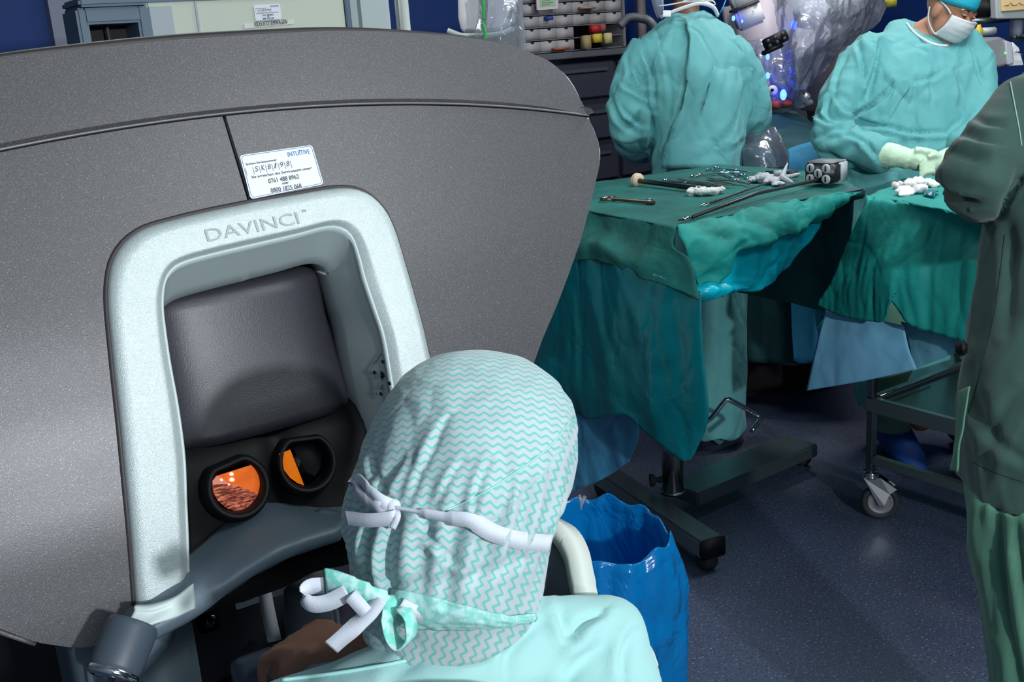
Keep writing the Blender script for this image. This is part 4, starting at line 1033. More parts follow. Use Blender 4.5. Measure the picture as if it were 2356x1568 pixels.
# long instrument with a five-disc housing
hc = tt(1896, 428, .045)
ins = thing('robotic_instrument', 'long black shafted robotic instrument with grey five-disc housing on the drape', 'surgical instrument', hc)
hx = (PZ(1960, 405, TZ)-PZ(1880, 440, TZ)); hx = (tt(1990, 402)-tt(1565, 517)); hx.z = 0; hx = hx.normalized(); hy = ZZ.cross(hx)
hb = hc
mesh_obj('housing', *box(hb-hx*.008, (.055, .100, .062), (hx, hy, ZZ), .006), mat('housing_black', (30, 30, 36), .4), ins)
mesh_obj('housing_shell', *box(hb+hx*.038, (.055, .096, .070), (hx, hy, ZZ), .006), mat('housing_grey', (176, 180, 188), .4), ins)
mesh_obj('latch_slot', *box(hb+hx*.066+ZZ*.004, (.004, .030, .034), (hx, hy, ZZ), .001), BLACK, ins)
mesh_obj('housing_lid', *box(hb+hx*.01+ZZ*.033, (.085, .090, .008), (hx, hy, ZZ), .003), mat('housing_lid', (120, 124, 130), .5), ins)
for k, (yy, zz) in enumerate(((-.028, .016), (.028, .016), (0, 0), (-.028, -.017), (.028, -.017))):
    c = hb-hx*.037+hy*yy+ZZ*zz
    dd = mesh_obj('drive_disc', *lathe(c, -hx, ((.001, .003), (.012, .003), (.0145, .001), (.0145, -.004))), mat('disc_grey', (196, 200, 206), .4), ins)
    mesh_obj('drive_slot', *box(c-hx*.004, (.002, .004, .018), (hx, hy, ZZ)), BLACK, dd)
tipp = tt(1562, 515, .010)
mesh_obj('shaft', *tube([hb-hx*.03-ZZ*.02, tipp.lerp(hb, .5)+ZZ*.003, tipp+hx*.06], .0055, 14), mat('shaft_grey', (66, 64, 70), .3, .3), ins)
mesh_obj('wrist', *tube([tipp+hx*.06, tipp+hx*.02], .0048, 12), CHROME, ins)
for k in (-1, 1): mesh_obj('jaw', *tube([tipp+hx*.022+hy*.002*k, tipp+hy*.003*k], [.003, .0012], 8), BLACK, ins)
# thin instrument ending in a fork, its grey handle pieces
a = tt(1614, 478, .006); b = tt(1785, 422, .012)
th_ = thing('laparoscopic_grasper', 'thin dark laparoscopic grasper with forked steel tip lying on the drape', 'surgical instrument', b)
d = (b-a).normalized(); s_ = d.cross(ZZ)
mesh_obj('shaft', *tube([a+d*.05, b], .0035, 10), mat('shaft_grey', (66, 64, 70)), th_)
for k in (-1, 1): mesh_obj('jaw', *tube([a+d*.055, a+d*.03+s_*.008*k, a+s_*.006*k], [.002, .0025, .001], 8), CHROME, th_)
v = fuse('handle', [capsule(b, tt(1838, 414, .02), .010, .006), capsule(tt(1800, 420, .02), tt(1812, 409, .05), .010, .003), capsule(tt(1800, 422, .02), tt(1822, 428, .012), .010, .006)], mat('handle_grey', (176, 180, 190), .45), th_, .003, 2)
swab('gauze_pouch', 'pale crumpled gauze pouch between the forceps and the grasper handle', [tt(1740, 420, .012), tt(1758, 420, .016), tt(1776, 424, .012), tt(1790, 428, .008)], [(.035, .024, .013), (.036, .03, .017), (.035, .022, .012), (.03, .02, .008)], None, mat('grey_gauze', (186, 188, 196), .8), seed=4)
pn = thing('electrode_pen', 'black and grey handpiece lying behind the grasper on the drape', 'handpiece', tt(1790, 408, .01))
mesh_obj('barrel', *tube([tt(1762, 409, .012), tt(1800, 409, .012)], .012, 12), BLACK, pn)
mesh_obj('grip', *tube([tt(1782, 411, .016), tt(1806, 410, .016)], .0125, 12), mat('handle_grey', (176, 180, 190)), pn)
mesh_obj('barrel_end', *ellipsoid(tt(1822, 407, .012), (.03, .022, .012)), BLACK, pn)
# ------------------------------------------------------------------ second table on castors
T2 = thing('trolley_table', 'dark steel trolley with lower tray and castor at right, under teal drape', 'trolley', (3.1, 1.6, 0))
K0 = PZ(2035, 1192, 0)
xl, yl = 2.755, 2.03
ZT = .41
c0 = PX(1990, 912, 2.755)
xl = 2.755; yl = c0.y; ZT = c0.z
Z2 = 1.08
LEN = 1.15; WID = .60
def bx(c, s, nm, mt, bev=.003): return sharp(mesh_obj(nm, *box(c, s, None, bev), mt, T2))
bx((xl+WID/2, yl-LEN/2, ZT-.018), (WID-.03, LEN-.03, .008), 'tray_floor', mat('tray_dark_glossy', (44, 66, 72), .18, .6))
for c, s in (((xl+.012, yl-LEN/2, ZT-.025), (.024, LEN, .05)), ((xl+WID-.012, yl-LEN/2, ZT-.025), (.024, LEN, .05)), ((xl+WID/2, yl-.012, ZT-.025), (WID-.05, .024, .05)), ((xl+WID/2, yl-LEN+.012, ZT-.025), (WID-.05, .024, .05))):
    bx(c, s, 'tray_rim', STEELD)
for a_, b_ in ((xl+.016, yl-.016), (xl+WID-.016, yl-.016), (xl+.016, yl-LEN+.016), (xl+WID-.016, yl-LEN+.016)):
    bx((a_, b_, .62), (.026, .026, .92), 'leg', STEEL)
    cc = Vector((a_, b_, 0))
    ofs = Vector((.028, -.018, 0))
    wc = cc+ofs+ZZ*.060
    axw = Vector((.84, .54, 0)) if b_ > yl-.1 else Vector((1, 0, 0))
    axw = Vector((-.75, -.66, 0))
    rad_ = .060
    wh = mesh_obj('castor_wheel', *lathe(wc, axw, ((.001, -.006), (.040, -.006), (.044, -.013), (rad_-.004, -.014), (rad_, -.008), (rad_, .008), (rad_-.004, .014), (.044, .013), (.040, .006), (.001, .006)), 40), RUBBER, T2)
    mesh_obj('hub', *lathe(wc, axw, ((.001, .014), (.010, .014), (.012, .009), (.036, .009), (.041, .0125), (.041, .006)), 32), mat('hub_grey', (126, 130, 136), .45, .4), wh)
    tp = cc+ZZ*.155
    hd_ = Vector((-axw.y, axw.x, 0))
    if hd_.dot(ofs) < 0: hd_ = -hd_
    for k in (-1, 1):
        o = axw*.0185*k
        pl = [tp+o-hd_*.024, tp+o+hd_*.03, wc+o+hd_*.050+ZZ*.052, wc+o+hd_*.028+ZZ*.034, wc+o+hd_*.012-ZZ*.006, wc+o-hd_*.006-ZZ*.006]
        q = [p+axw*.003*k for p in pl]; n_ = len(pl)
        mesh_obj('castor_fork', pl+q, [tuple(range(n_)), tuple(range(2*n_-1, n_-1, -1))]+[(i, (i+1) % n_, n_+(i+1) % n_, n_+i) for i in range(n_)], CHROME, T2, smooth=False)
    mesh_obj('castor_plate', *lathe(tp, ZZ, ((.001, -.004), (.026, -.004), (.027, .002), (.022, .006), (.027, .010), (.024, .016), (.001, .016))), CHROME, T2)
bx((xl+.016, yl-LEN/2, .215), (.028, LEN-.06, .030), 'lower_rail', STEELD)
bx((xl+WID-.016, yl-LEN/2, .215), (.028, LEN-.06, .030), 'lower_rail', STEELD)
bx((xl+WID/2, yl-LEN/2, Z2-.022), (WID, LEN, .03), 'tabletop', STEEL)
mesh_obj('tray_lip', *tube([Vector((xl+.03, yl-.035, ZT+.004)), Vector((xl+.30, yl-.035, ZT+.004))], .0035, 10), CHROME, T2)
# its drape
d2 = thing('trolley_drape', 'teal cloth drape over the trolley with pale blue underside corner hanging', 'drape', (3.1, 1.7, Z2))
Q = dict(a=PZ(1992, 452, Z2+.004), b=PZ(2070, 462, Z2+.004), c=PZ(2200, 490, Z2+.004), d=PZ(2275, 512, Z2+.004), e=PZ(2420, 570, Z2+.004))
r1 = [Q['a'], Q['b'], Q['c'], Q['d'], Q['e']]
back = [PZ(2080, 420, Z2+.004), PZ(2150, 405, Z2+.004), PZ(2230, 415, Z2+.004), PZ(2320, 440, Z2+.004), PZ(2450, 480, Z2+.004)]
v, f = sheet([r1, [a.lerp(b, .5)+ZZ*.003 for a, b in zip(r1, back)], back], 60, 30, lambda p, u, v: max(0, crease(p, 10, .006, (1, 1, 1), 12)), .003)
t2o = mesh_obj('drape_top', v, f, DRAPE2, d2)
xf = Q['b'].x-.01
def X2(x, y, o=0): return PX(x, y, xf+o)
fr2 = [r1,
       [X2(1990, 470, .00), X2(2066, 478, -.01), X2(2200, 502, -.01), X2(2275, 526, -.01), X2(2420, 590, -.01)],
       [X2(1950, 560, -.01), X2(2062, 560, -.035), X2(2190, 590, -.01), X2(2262, 620, -.03), X2(2400, 680, -.02)],
       [X2(1915, 640, -.02), X2(2055, 640, -.05), X2(2180, 670, -.02), X2(2245, 710, -.03), X2(2380, 800, -.02)],
       [X2(1880, 700, -.01), X2(1925, 722, -.02), X2(1985, 735, -.03), X2(2035, 738, -.045), X2(2046, 690, -.05), X2(2100, 750, -.03), X2(2225, 788, -.02), X2(2370, 850, -.02)]]
v, f = sheet(fr2, 110, 60, lambda p, u, v: crease(p, 8, .010, (1, 1.4, .3), 7)+.009*abs(noise.noise(Vector((p.y*22, 0, p.z*1.5)))), .003)
mesh_obj('drape_side', v, f, DRAPE2, d2)
lf2 = [[PZ(1992, 452, Z2), PZ(2080, 421, Z2)], [X2(1990, 480, .04), PZ(2080, 425, Z2-.1)], [X2(1925, 640, .04), X2(1990, 640, .4)], [X2(1880, 708, .02), X2(1880, 690, .5)]]
v, f = sheet(lf2, 20, 30, wr(.01, 7, (1, 1, .4), 2), .003); mesh_obj('drape_side', v, f, DRAPE, d2)
bl2 = [[X2(1900, 712, .02), X2(1980, 728, .015), X2(2080, 748, .02)], [X2(1880, 790, .00), X2(1980, 800, -.01), X2(2092, 800, .01)], [X2(1856, 898, -.01), X2(1985, 876, -.02), X2(2110, 848, .00)]]
v, f = sheet(bl2, 40, 30, wr(.006, 6, (1, 1, .5), 3), .002); mesh_obj('sheet_corner', v, f, SHEETB, d2)
b3 = [[X2(2072, 740, .06), X2(2150, 755, .05), X2(2240, 775, .05)], [X2(2090, 790, .07), X2(2150, 780, .06), X2(2230, 785, .06)], [X2(2100, 850, .08), X2(2150, 830, .08), X2(2225, 800, .08)]]
v, f = sheet(b3, 30, 20, wr(.006, 6, (1, 1, .5), 5), .002); mesh_obj('sheet_corner', v, f, GOWNB, d2)
T2B = bvh(t2o)
def t2(x, y, off=0):
    p = cast(T2B, x, y) or PZ(x, y, Z2+.01); return p+ZZ*off
swab('gauze_swab', 'white folded gauze with red stain at front edge of teal drape', [t2(2066, 436, .012), t2(2080, 446, .012), t2(2095, 438, .02), t2(2110, 434, .02), t2(2118, 442, .012), t2(2085, 450, .006)], [(.02, .02, .014), (.034, .024, .012), (.03, .024, .018), (.03, .022, .018), (.03, .022, .014), (.03, .02, .008)], None,
     mat('stained_gauze', (230, 226, 228), .9, bump=(160, .7, .003), var=(14, (222, 130, 110), .62, .74)), seed=7)
swab('gauze_swab', 'small grey-white gauze swab behind the red-stained one', [t2(2118, 426, .01), t2(2135, 428, .01), t2(2150, 430, .01)], [(.03, .02, .012), (.03, .022, .014), (.03, .02, .012)], None, GAUZE, seed=3)
tag(mesh_obj('film_pouch', *sheet([[t2(2128, 440, .006), t2(2160, 446, .006)], [t2(2126, 446, .012), t2(2155, 452, .014)], [t2(2124, 452, .004), t2(2150, 458, .005)]], 16, 10, wr(.006, 40, (1, 1, 1)), .001), FILMT), 'small crumpled teal film scrap right of the stained gauze', 'plastic scrap')
# ------------------------------------------------------------------ people standing at the tables
def bsec(px, py, d, hwpx, dr_, lat=LAT, dep=DEP, n=28, pw=2.2):
    c = P(px, py, d); o = []; hw = hwpx*d/FPX
    for j in range(n):
        t = 2*pi*j/n; cx = abs(cos(t))**(2/pw)*(1 if cos(t) > 0 else -1); sy = abs(sin(t))**(2/pw)*(1 if sin(t) > 0 else -1)
        o.append(c+lat*cx*hw+dep*sy*dr_)
    return o
def px(r, d): return r*d/FPX
def limb(pts):
    """pts = (x, y, d, radius in picture pixels)"""
    return tube(catmull([P(*q[:3]) for q in pts], 16), [px(r, d) for r, d in [(np_[0], np_[1]) for np_ in interp([(q[3], q[2]) for q in pts], 16)]], 20)
def interp(l, n):
    o = []
    for i in range(n):
        t = i/(n-1)*(len(l)-1); k = min(int(t), len(l)-2); u = t-k; o.append((l[k][0]*(1-u)+l[k+1][0]*u, l[k][1]*(1-u)+l[k+1][1]*u))
    return o
def ground(x, y, d, z=0): p = P(x, y, d); return Vector((p.x, p.y, z))
def bend(c, s, a, seed=0):
    """folds fanning round a bent elbow"""
    c = Vector(c)
    def f(p):
        r = (p-c).length; return a*math.exp(-(r/.16)**2)*sin(r*95+3*noise.noise(p*9+Vector((seed, 0, 0))))
    return f
# --- person seen from behind
b0 = ground(1600, 400, 4.45)
p1 = thing('person', 'person seen from behind in teal gown, standing at the dark green instrument table', 'person', b0)
hp = P(1578, -35, 4.55)
core = [ellipsoid(hp+Vector((0, 0, .02)), (.078, .098, .115), (LAT, DEP, ZZ)), tube([hp+DEP*.092+ZZ*.03, hp+DEP*.112-ZZ*.01, hp+DEP*.09-ZZ*.025], [.007, .013, .008], 10), ellipsoid(hp-LAT*.079, (.008, .018, .03), (LAT, DEP, ZZ)), ellipsoid(hp+LAT*.079, (.008, .018, .03), (LAT, DEP, ZZ)), capsule(hp+DEP*-.01-ZZ*.03, P(1577, 60, 4.51), .058, .056), capsule(P(1577, 60, 4.51), P(1578, 150, 4.48), .055, .10), capsule(P(1578, 170, 4.48), P(1590, 380, 4.42), .11, .11),
        capsule(P(1578, 110, 4.5), P(1490, 140, 4.46), .04, .04), capsule(P(1578, 110, 4.5), P(1685, 140, 4.46), .04, .04),
        limb([(1480, 125, 4.46, 26), (1445, 210, 4.44, 24), (1428, 300, 4.46, 21), (1450, 335, 4.7, 18), (1470, 350, 4.95, 14)]),
        limb([(1692, 120, 4.46, 26), (1714, 200, 4.48, 18), (1716, 275, 4.52, 15), (1685, 325, 4.75, 14), (1650, 350, 4.95, 14)]),
        capsule(P(1570, 400, 4.42), ground(1580, 900, 4.42, .12), .085, .045), capsule(P(1620, 400, 4.42), ground(1640, 900, 4.3, .12), .085, .045),
        capsule(ground(1580, 900, 4.40, .05), ground(1580, 900, 4.56, .045), .042, .036), capsule(ground(1640, 900, 4.28, .05), ground(1640, 900, 4.46, .045), .042, .036)]
for sx, (x, y, d) in ((1, (1470, 350, 4.95)), (-1, (1650, 350, 4.95))):
    w0 = P(x, y, d); core.append(ellipsoid(w0+DEP*.05, (.038, .05, .018), (LAT, DEP, ZZ)))
    for k in range(4): core.append(tube([w0+DEP*.08+LAT*(-.027+.018*k), w0+DEP*.125+LAT*(-.029+.019*k)-ZZ*.01, w0+DEP*.15+LAT*(-.029+.019*k)-ZZ*.03], [.0095, .009, .006], 8))
    core.append(tube([w0+DEP*.03+LAT*.03*sx, w0+DEP*.07+LAT*.052*sx, w0+DEP*.10+LAT*.05*sx], [.010, .010, .007], 8))
fuse('body', core, SKIND, p1, .011, 2)
g = [loft([bsec(1612, 985, 4.36, 105, .17), bsec(1600, 800, 4.40, 118, .19), bsec(1600, 600, 4.42, 118, .19), bsec(1602, 470, 4.43, 112, .18), bsec(1600, 385, 4.44, 100, .17), bsec(1600, 300, 4.45, 112, .175), bsec(1590, 200, 4.46, 132, .18), bsec(1580, 120, 4.48, 132, .155), bsec(1578, 75, 4.49, 105, .12), bsec(1579, 48, 4.5, 70, .09), bsec(1580, 28, 4.51, 44, .07)]),
     limb([(1500, 110, 4.47, 52), (1462, 185, 4.45, 55), (1450, 255, 4.43, 54), (1452, 305, 4.43, 48), (1462, 335, 4.6, 36), (1475, 350, 4.85, 24)]),
     limb([(1665, 105, 4.47, 50), (1712, 180, 4.47, 52), (1728, 260, 4.5, 46), (1710, 310, 4.62, 36), (1660, 345, 4.85, 22)])]
eb = P(1452, 300, 4.4); fb = bend(eb, 0, .006)
gown1 = fuse('surgical_gown', g, GOWN, p1, .010, 3, creased([([(1483, 118), (1500, 165), (1508, 255)], 5, .022), ([(1432, 192), (1465, 212), (1492, 228)], 5, .014), ([(1428, 245), (1450, 268), (1478, 288)], 5, .014), ([(1403, 222), (1418, 262), (1448, 300)], 6, .016), ([(1455, 150), (1480, 190), (1500, 200)], 5, .010),
    ([(1500, 256), (1498, 300), (1492, 350)], 5, .02), ([(1440, 130), (1448, 170), (1440, 200)], 5, .010), ([(1527, 120), (1542, 200), (1540, 270)], 6, .008), ([(1640, 150), (1620, 230), (1600, 300)], 7, .009), ([(1722, 190), (1690, 280), (1640, 340), (1590, 372)], 7, .012),
    ([(1748, 290), (1700, 335), (1625, 362)], 6, .012), ([(1735, 170), (1738, 240), (1720, 300)], 5, .012), ([(1680, 130), (1660, 220), (1650, 280)], 7, .008), ([(1562, 250), (1548, 300), (1530, 350)], 5, .010), ([(1470, 262), (1455, 290), (1442, 282)], 5, .012)],
    lambda p, n: crease(p, 4, .014, (1, 1, .3), 1)+crumple(p, 5, .030, (1, 1, .32), 1)+crumple(p, 12, .007, (1, 1, .5), 5)+fb(p)))
t1 = bvh(gown1)
# overlapping back flap with a free, shaded edge
path = catmull([Vector(q+(0,)) for q in ((1556, 45), (1578, 58), (1585, 100), (1583, 160), (1572, 215), (1555, 275), (1540, 330), (1530, 388))], 34)
rws = []
for q in path:
    row = []
    xr = 1712 if q.y > 90 else 1640+(q.y-45)*1.6
    for j in range(26):
        t = j/25; pt = cast(t1, q.x+(xr-q.x)*t, q.y, .020*(1-t)**1.2+.002-.012*t**6)
        row.append(pt if pt else (row[-1] if row else P(q.x, q.y, 4.3)))
    rws.append(row)
v, f = solid(rws, lambda p, u, v_: 0, .002); mesh_obj('back_flap', v, f, GOWN, p1)
cr = [P(x, y, d) for x, y, d in ((1520, 40, 4.42), (1540, 30, 4.405), (1575, 17, 4.40), (1610, 8, 4.41), (1640, 16, 4.45), (1652, 36, 4.5))]
mesh_obj('collar', *ribbon(cr, .014, .010, ZZ, 30), MASKM, p1)
mesh_obj('collar_tab', *sheet([[P(1525, 26, 4.40), P(1542, 26, 4.40)], [P(1524, 40, 4.385), P(1543, 40, 4.385)]], 8, 6, None, .006), MASKM, p1)
mesh_obj('mask_strap', *ribbon([P(1515, 14, 4.46), P(1545, 10, 4.44), P(1580, 4, 4.44), P(1640, 2, 4.47)], .006, .001, ZZ, 20), MASKM, p1)
mesh_obj('mask_strap', *ribbon([P(1572, 2, 4.44), P(1600, -2, 4.43), P(1625, 4, 4.43), P(1645, 12, 4.45), P(1640, 2, 4.44), P(1610, -6, 4.43)], .006, .001, ZZ, 30), MASKM, p1)
mesh_obj('face_mask', *sheet([[P(1500, -30, 4.60), P(1498, 0, 4.60), P(1512, 45, 4.60)], [P(1512, -30, 4.50), P(1508, 0, 4.52), P(1518, 40, 4.53)], [P(1528, -25, 4.46), P(1524, 0, 4.46), P(1526, 20, 4.46)]], 16, 10, wr(.006, 20), .002), mat('mask_lilac', (190, 196, 225), .7), p1)
mesh_obj('surgical_cap', *loft([[hp+ZZ*z+LAT*cos(2*pi*j/24)*r*.085+DEP*(sin(2*pi*j/24)*r*.105) for j in range(24)] for z, r in ((.02, 1.0), (.05, 1.06), (.09, 1.0), (.125, .78), (.145, .45), (.152, .1))]), GOWN, p1)
for x, d in ((1580, 4.42), (1645, 4.30)):
    c = ground(x, 900, d, 0)
    mesh_obj('bootie', *fuse_shape([]) if False else loft([[c+DEP*y+LAT*cos(2*pi*j/18)*a+ZZ*(.003+max(0, h*(.5+.5*sin(2*pi*j/18)))) for j in range(18)] for y, a, h in ((-.075, .01, .03), (-.06, .045, .16), (-.02, .058, .20), (.06, .056, .12), (.15, .05, .09), (.2, .03, .05), (.21, .01, .02))]), mat('bootie_green', (84, 130, 130), .85), p1)
# --- person opposite, looking down at her work
b0 = ground(2090, 450, 4.0)
p2 = thing('person', 'person facing us in teal gown, turquoise cap and white mask, gloved hand on the table', 'person', b0)
hx2 = P(2184, 28, 3.98)
fdir = (-DEP*.80+LAT*.44-ZZ*.42).normalized(); hup = ZZ+LAT*.22; hup = (hup-fdir*hup.dot(fdir)).normalized(); hrt = fdir.cross(hup)
def H(r, f_, u): return hx2+hrt*r+fdir*f_+hup*u
head = [ellipsoid(H(0, -.015, .035), (.074, .092, .085), (hrt, fdir, hup)), ellipsoid(H(0, .018, -.035), (.058, .068, .075), (hrt, fdir, hup)), ellipsoid(H(0, .05, -.085), (.03, .028, .024), (hrt, fdir, hup)),
        tube([H(0, .085, .015), H(0, .103, -.012), H(0, .108, -.030), H(0, .088, -.040)], [.006, .009, .013, .008], 10), ellipsoid(H(-.03, .075, -.018), (.022, .014, .018), (hrt, fdir, hup)), ellipsoid(H(.03, .075, -.018), (.022, .014, .018), (hrt, fdir, hup)),
        ellipsoid(H(-.028, .077, .030), (.024, .010, .008), (hrt, fdir, hup)), ellipsoid(H(.028, .077, .030), (.024, .010, .008), (hrt, fdir, hup)),
        ellipsoid(H(-.026, .077, .013), (.014, .010, .010), (hrt, fdir, hup)), ellipsoid(H(.026, .077, .013), (.014, .010, .010), (hrt, fdir, hup)),
        ellipsoid(H(-.072, -.005, -.005), (.010, .020, .032), (hrt, fdir, hup)), ellipsoid(H(.072, -.005, -.005), (.010, .020, .032), (hrt, fdir, hup))]
core = head+[capsule(H(0, -.02, -.06), P(2118, 80, 4.06), .050, .050), capsule(P(2120, 90, 4.05), P(2100, 200, 4.06), .05, .10), capsule(P(2095, 200, 4.06), P(2080, 400, 4.05), .11, .11),
        capsule(P(2105, 140, 4.06), P(2020, 150, 4.05), .04, .035), capsule(P(2105, 140, 4.06), P(2215, 150, 4.03), .04, .035),
        limb([(2005, 120, 4.05, 28), (1945, 210, 4.03, 26), (1908, 310, 4.0, 22), (1980, 345, 3.88, 20), (2050, 358, 3.78, 17)]),
        limb([(2225, 120, 4.03, 28), (2262, 220, 4.0, 25), (2262, 320, 3.95, 22), (2220, 350, 3.82, 18), (2180, 360, 3.74, 16)]),
        capsule(P(2065, 420, 4.05), ground(2050, 900, 4.04, .12), .085, .045), capsule(P(2110, 420, 4.05), ground(2120, 900, 4.04, .12), .085, .045)]
p2b = fuse('body', core, SKINL, p2, .0075, 2)
tb2 = bvh(p2b)
for s in (-1, 1):
    eye = [H(s*.040, .079, .016), H(s*.032, .089, .0125), H(s*.022, .089, .011), H(s*.014, .083, .013)]
    mesh_obj('eyelashes', *tube(catmull(eye, 10), [.0012]*3+[.0016]*5+[.001]*2, 6), mat('dark_hair', (36, 26, 24), .7), p2)
    bro = [H(s*.046, .080, .030), H(s*.034, .088, .037), H(s*.022, .089, .036), H(s*.012, .086, .032)]
    mesh_obj('eyebrow', *tube(catmull(bro, 10), [.001, .0018, .0024, .0026, .0026, .0026, .0026, .0024, .002, .0015], 6), mat('dark_hair', (36, 26, 24)), p2)
    cap_ = [H(s*.036, .083, .016), H(s*.030, .0885, .0185), H(s*.022, .0885, .018)]
    mesh_obj('eyelid', *tube(catmull(cap_, 8), .004, 8), SKINL, p2)
# cap
cs = []
for u, rx, ry, fo in ((.040, .081, .100, -.010), (.055, .085, .104, -.014), (.08, .084, .102, -.018), (.105, .072, .088, -.02), (.122, .05, .062, -.02), (.130, .02, .03, -.02)):
    cs.append([H(cos(2*pi*j/32)*rx, fo+sin(2*pi*j/32)*ry, u+.012*(1-sin(2*pi*j/32))*-.9*(1 if u < .07 else .4)) for j in range(32)])
mesh_obj('surgical_cap', *loft(cs), mat('turquoise_cap', (28, 172, 196), .75, bump=(30, .3, .006)), p2)
# mask: pleated sheet bulging over nose and chin
mr = []
for k in range(15):
    t = k/14; u = .008-.098*t; row = []
    for j in range(25):
        s = -1+2*j/24; wv = .060+.006*sin(t*pi); bul = .120+.012*sin(t*pi)-.034*t
        pl = .0025*(1 if (k % 3) == 0 else 0)*(1-abs(s)**3)
        row.append(H(s*wv, bul-.062*abs(s)**2.3+pl-.006*(1-t)*(1-abs(s))*0, u-.004*(1-abs(s))*0+.010*abs(s)*(t-.4)))
    mr.append(row)
v, f = solid(mr, lambda p, u, v_: crease(p, 30, .002, (1, 1, 1), 2), .0015); mk = mesh_obj('face_mask', v, f, MASKM, p2)
for s in (-1, 1):
    mesh_obj('ear_loop', *ribbon([H(s*.060, .052, .004), H(s*.068, .03, .018), H(s*.078, -.002, .03), H(s*.074, -.03, .04)], .006, .0015, hup, 16), MASKM, mk)
    mesh_obj('ear_loop', *ribbon([H(s*.060, .040, -.080), H(s*.066, .02, -.075), H(s*.072, -.018, -.045), H(s*.070, -.04, -.005)], .006, .0015, hup, 16), MASKM, mk)
g = [loft([bsec(2085, 930, 4.04, 110, .17), bsec(2085, 700, 4.05, 140, .18), bsec(2080, 480, 4.05, 165, .19), bsec(2080, 400, 4.05, 165, .19), bsec(2082, 320, 4.05, 158, .175), bsec(2095, 230, 4.05, 160, .17), bsec(2105, 160, 4.05, 155, .155), bsec(2110, 110, 4.06, 135, .13), bsec(2110, 88, 4.08, 104, .105), bsec(2108, 70, 4.10, 74, .085), bsec(2100, 52, 4.13, 46, .06)]),
     limb([(2030, 105, 4.07, 52), (1975, 170, 4.05, 62), (1930, 250, 4.0, 60), (1918, 310, 3.96, 52), (1930, 340, 3.93, 48)]),
     limb([(1915, 325, 3.95, 46), (1965, 340, 3.90, 50), (2010, 348, 3.84, 44), (2040, 355, 3.80, 38)]),
     limb([(2200, 100, 4.05, 50), (2238, 160, 4.02, 50), (2246, 230, 3.98, 46), (2238, 300, 3.93, 42), (2215, 345, 3.84, 34)])]
eb2 = P(1915, 300, 3.9); fb2 = bend(eb2, 0, .008, 4)
gown2 = fuse('surgical_gown', g, GOWN, p2, .0095, 3, creased([([(2027, 92), (2014, 155), (1996, 218)], 5, .024), ([(1972, 100), (1985, 140), (1992, 195)], 5, .016), ([(1948, 118), (1925, 170), (1918, 215)], 6, .014), ([(1908, 212), (1902, 262), (1955, 276)], 5, .016), ([(1868, 205), (1872, 258), (1912, 284)], 5, .016),
    ([(1975, 284), (2045, 290), (2100, 304), (2185, 306)], 5, .016), ([(1880, 318), (1915, 300), (1965, 290)], 5, .016), ([(2108, 178), (2104, 215), (2095, 240)], 5, .010), ([(2085, 190), (2120, 185), (2160, 172)], 5, .010), ([(2055, 192), (2010, 235), (1962, 272)], 5, .014),
    ([(2200, 160), (2215, 200), (2212, 245)], 5, .010), ([(2235, 100), (2250, 150), (2262, 190)], 5, .012), ([(2180, 305), (2200, 285), (2225, 262)], 5, .012), ([(1985, 330), (2010, 350), (2030, 375)], 5, .010), ([(1930, 235), (1950, 255), (1985, 262)], 5, .014), ([(2140, 180), (2144, 215), (2140, 240)], 5, .008), ([(1880, 345), (1940, 375), (2000, 398)], 6, .014), ([(1945, 310), (1975, 318), (2000, 335)], 5, .010)],
    lambda p, n: crease(p, 4, .014, (1, 1, .4), 11)+crumple(p, 5, .028, (1, 1, .45), 11)+crumple(p, 12, .007, (1, 1, .6), 3)+fb2(p)))
tg2 = bvh(gown2)
nk = [q for q in (cast(tg2, *c, .004) for c in ((2078, 40), (2086, 56), (2098, 72), (2114, 86), (2134, 98), (2156, 106), (2180, 108))) if q] or [P(2080, 28, 4.0), P(2094, 52, 3.965)]
mesh_obj('collar', *ribbon(nk, .010, .003, (ZZ+LAT*.3), 24), MASKM, p2)
fp = castline(tg2, [(2062, 192), (2085, 198), (2100, 196)], 10, .006)
v, f = sheet([[cast(tg2, 2058, 190, .004), cast(tg2, 2080, 182, .012), cast(tg2, 2100, 192, .004)], [cast(tg2, 2040, 225, .004), cast(tg2, 2052, 232, .010), cast(tg2, 2066, 240, .004)], [cast(tg2, 1972, 270, .004), cast(tg2, 2000, 278, .006), cast(tg2, 2040, 288, .003)]], 20, 16, wr(.006, 14), .002)
mesh_obj('gown_flap', v, f, GOWN, p2)
# gloved hand over the sleeve cuff
wv_ = P(2058, 358, 3.77); he = P(2135, 368, 3.74); hd = (he-wv_).normalized(); hs2 = hd.cross(ZZ).normalized(); hn = hs2.cross(hd)
gl = [tube([P(2038, 357, 3.80), wv_, P(2078, 362, 3.76), P(2095, 368, 3.75)], [.048, .042, .037, .036], 22), ellipsoid(P(2112, 368, 3.745), (.052, .040, .040), (hd, ZZ, hs2))]
for k, (dy, l) in enumerate(((0, .030), (12, .036), (22, .034), (30, .028))):
    a = P(2122, 350+dy*1.1, 3.735); gl.append(tube([a, a+hd*l-ZZ*.006, a+hd*(l+.022)-ZZ*.022, a+hd*(l+.02)-ZZ*.044], [.0125, .012, .0115, .008], 10))
a = P(2105, 345, 3.72); gl.append(tube([a, P(2130, 348, 3.71), P(2150, 352, 3.71), P(2165, 362, 3.72)], [.014, .013, .012, .009], 10))
glo = fuse('surgical_glove', gl, GLOVE, p2, .0045, 1, lambda p, n: crease(p, 45, .0018, (1, 1, 1), 2))
mesh_obj('glove_cuff', *tube([P(2038+11*cos(k*pi/9)*.25, 357-29*sin(k*pi/9), 3.80-.045*cos(k*pi/9)) for k in range(19)], .0035, 8, False), GLOVE, glo)
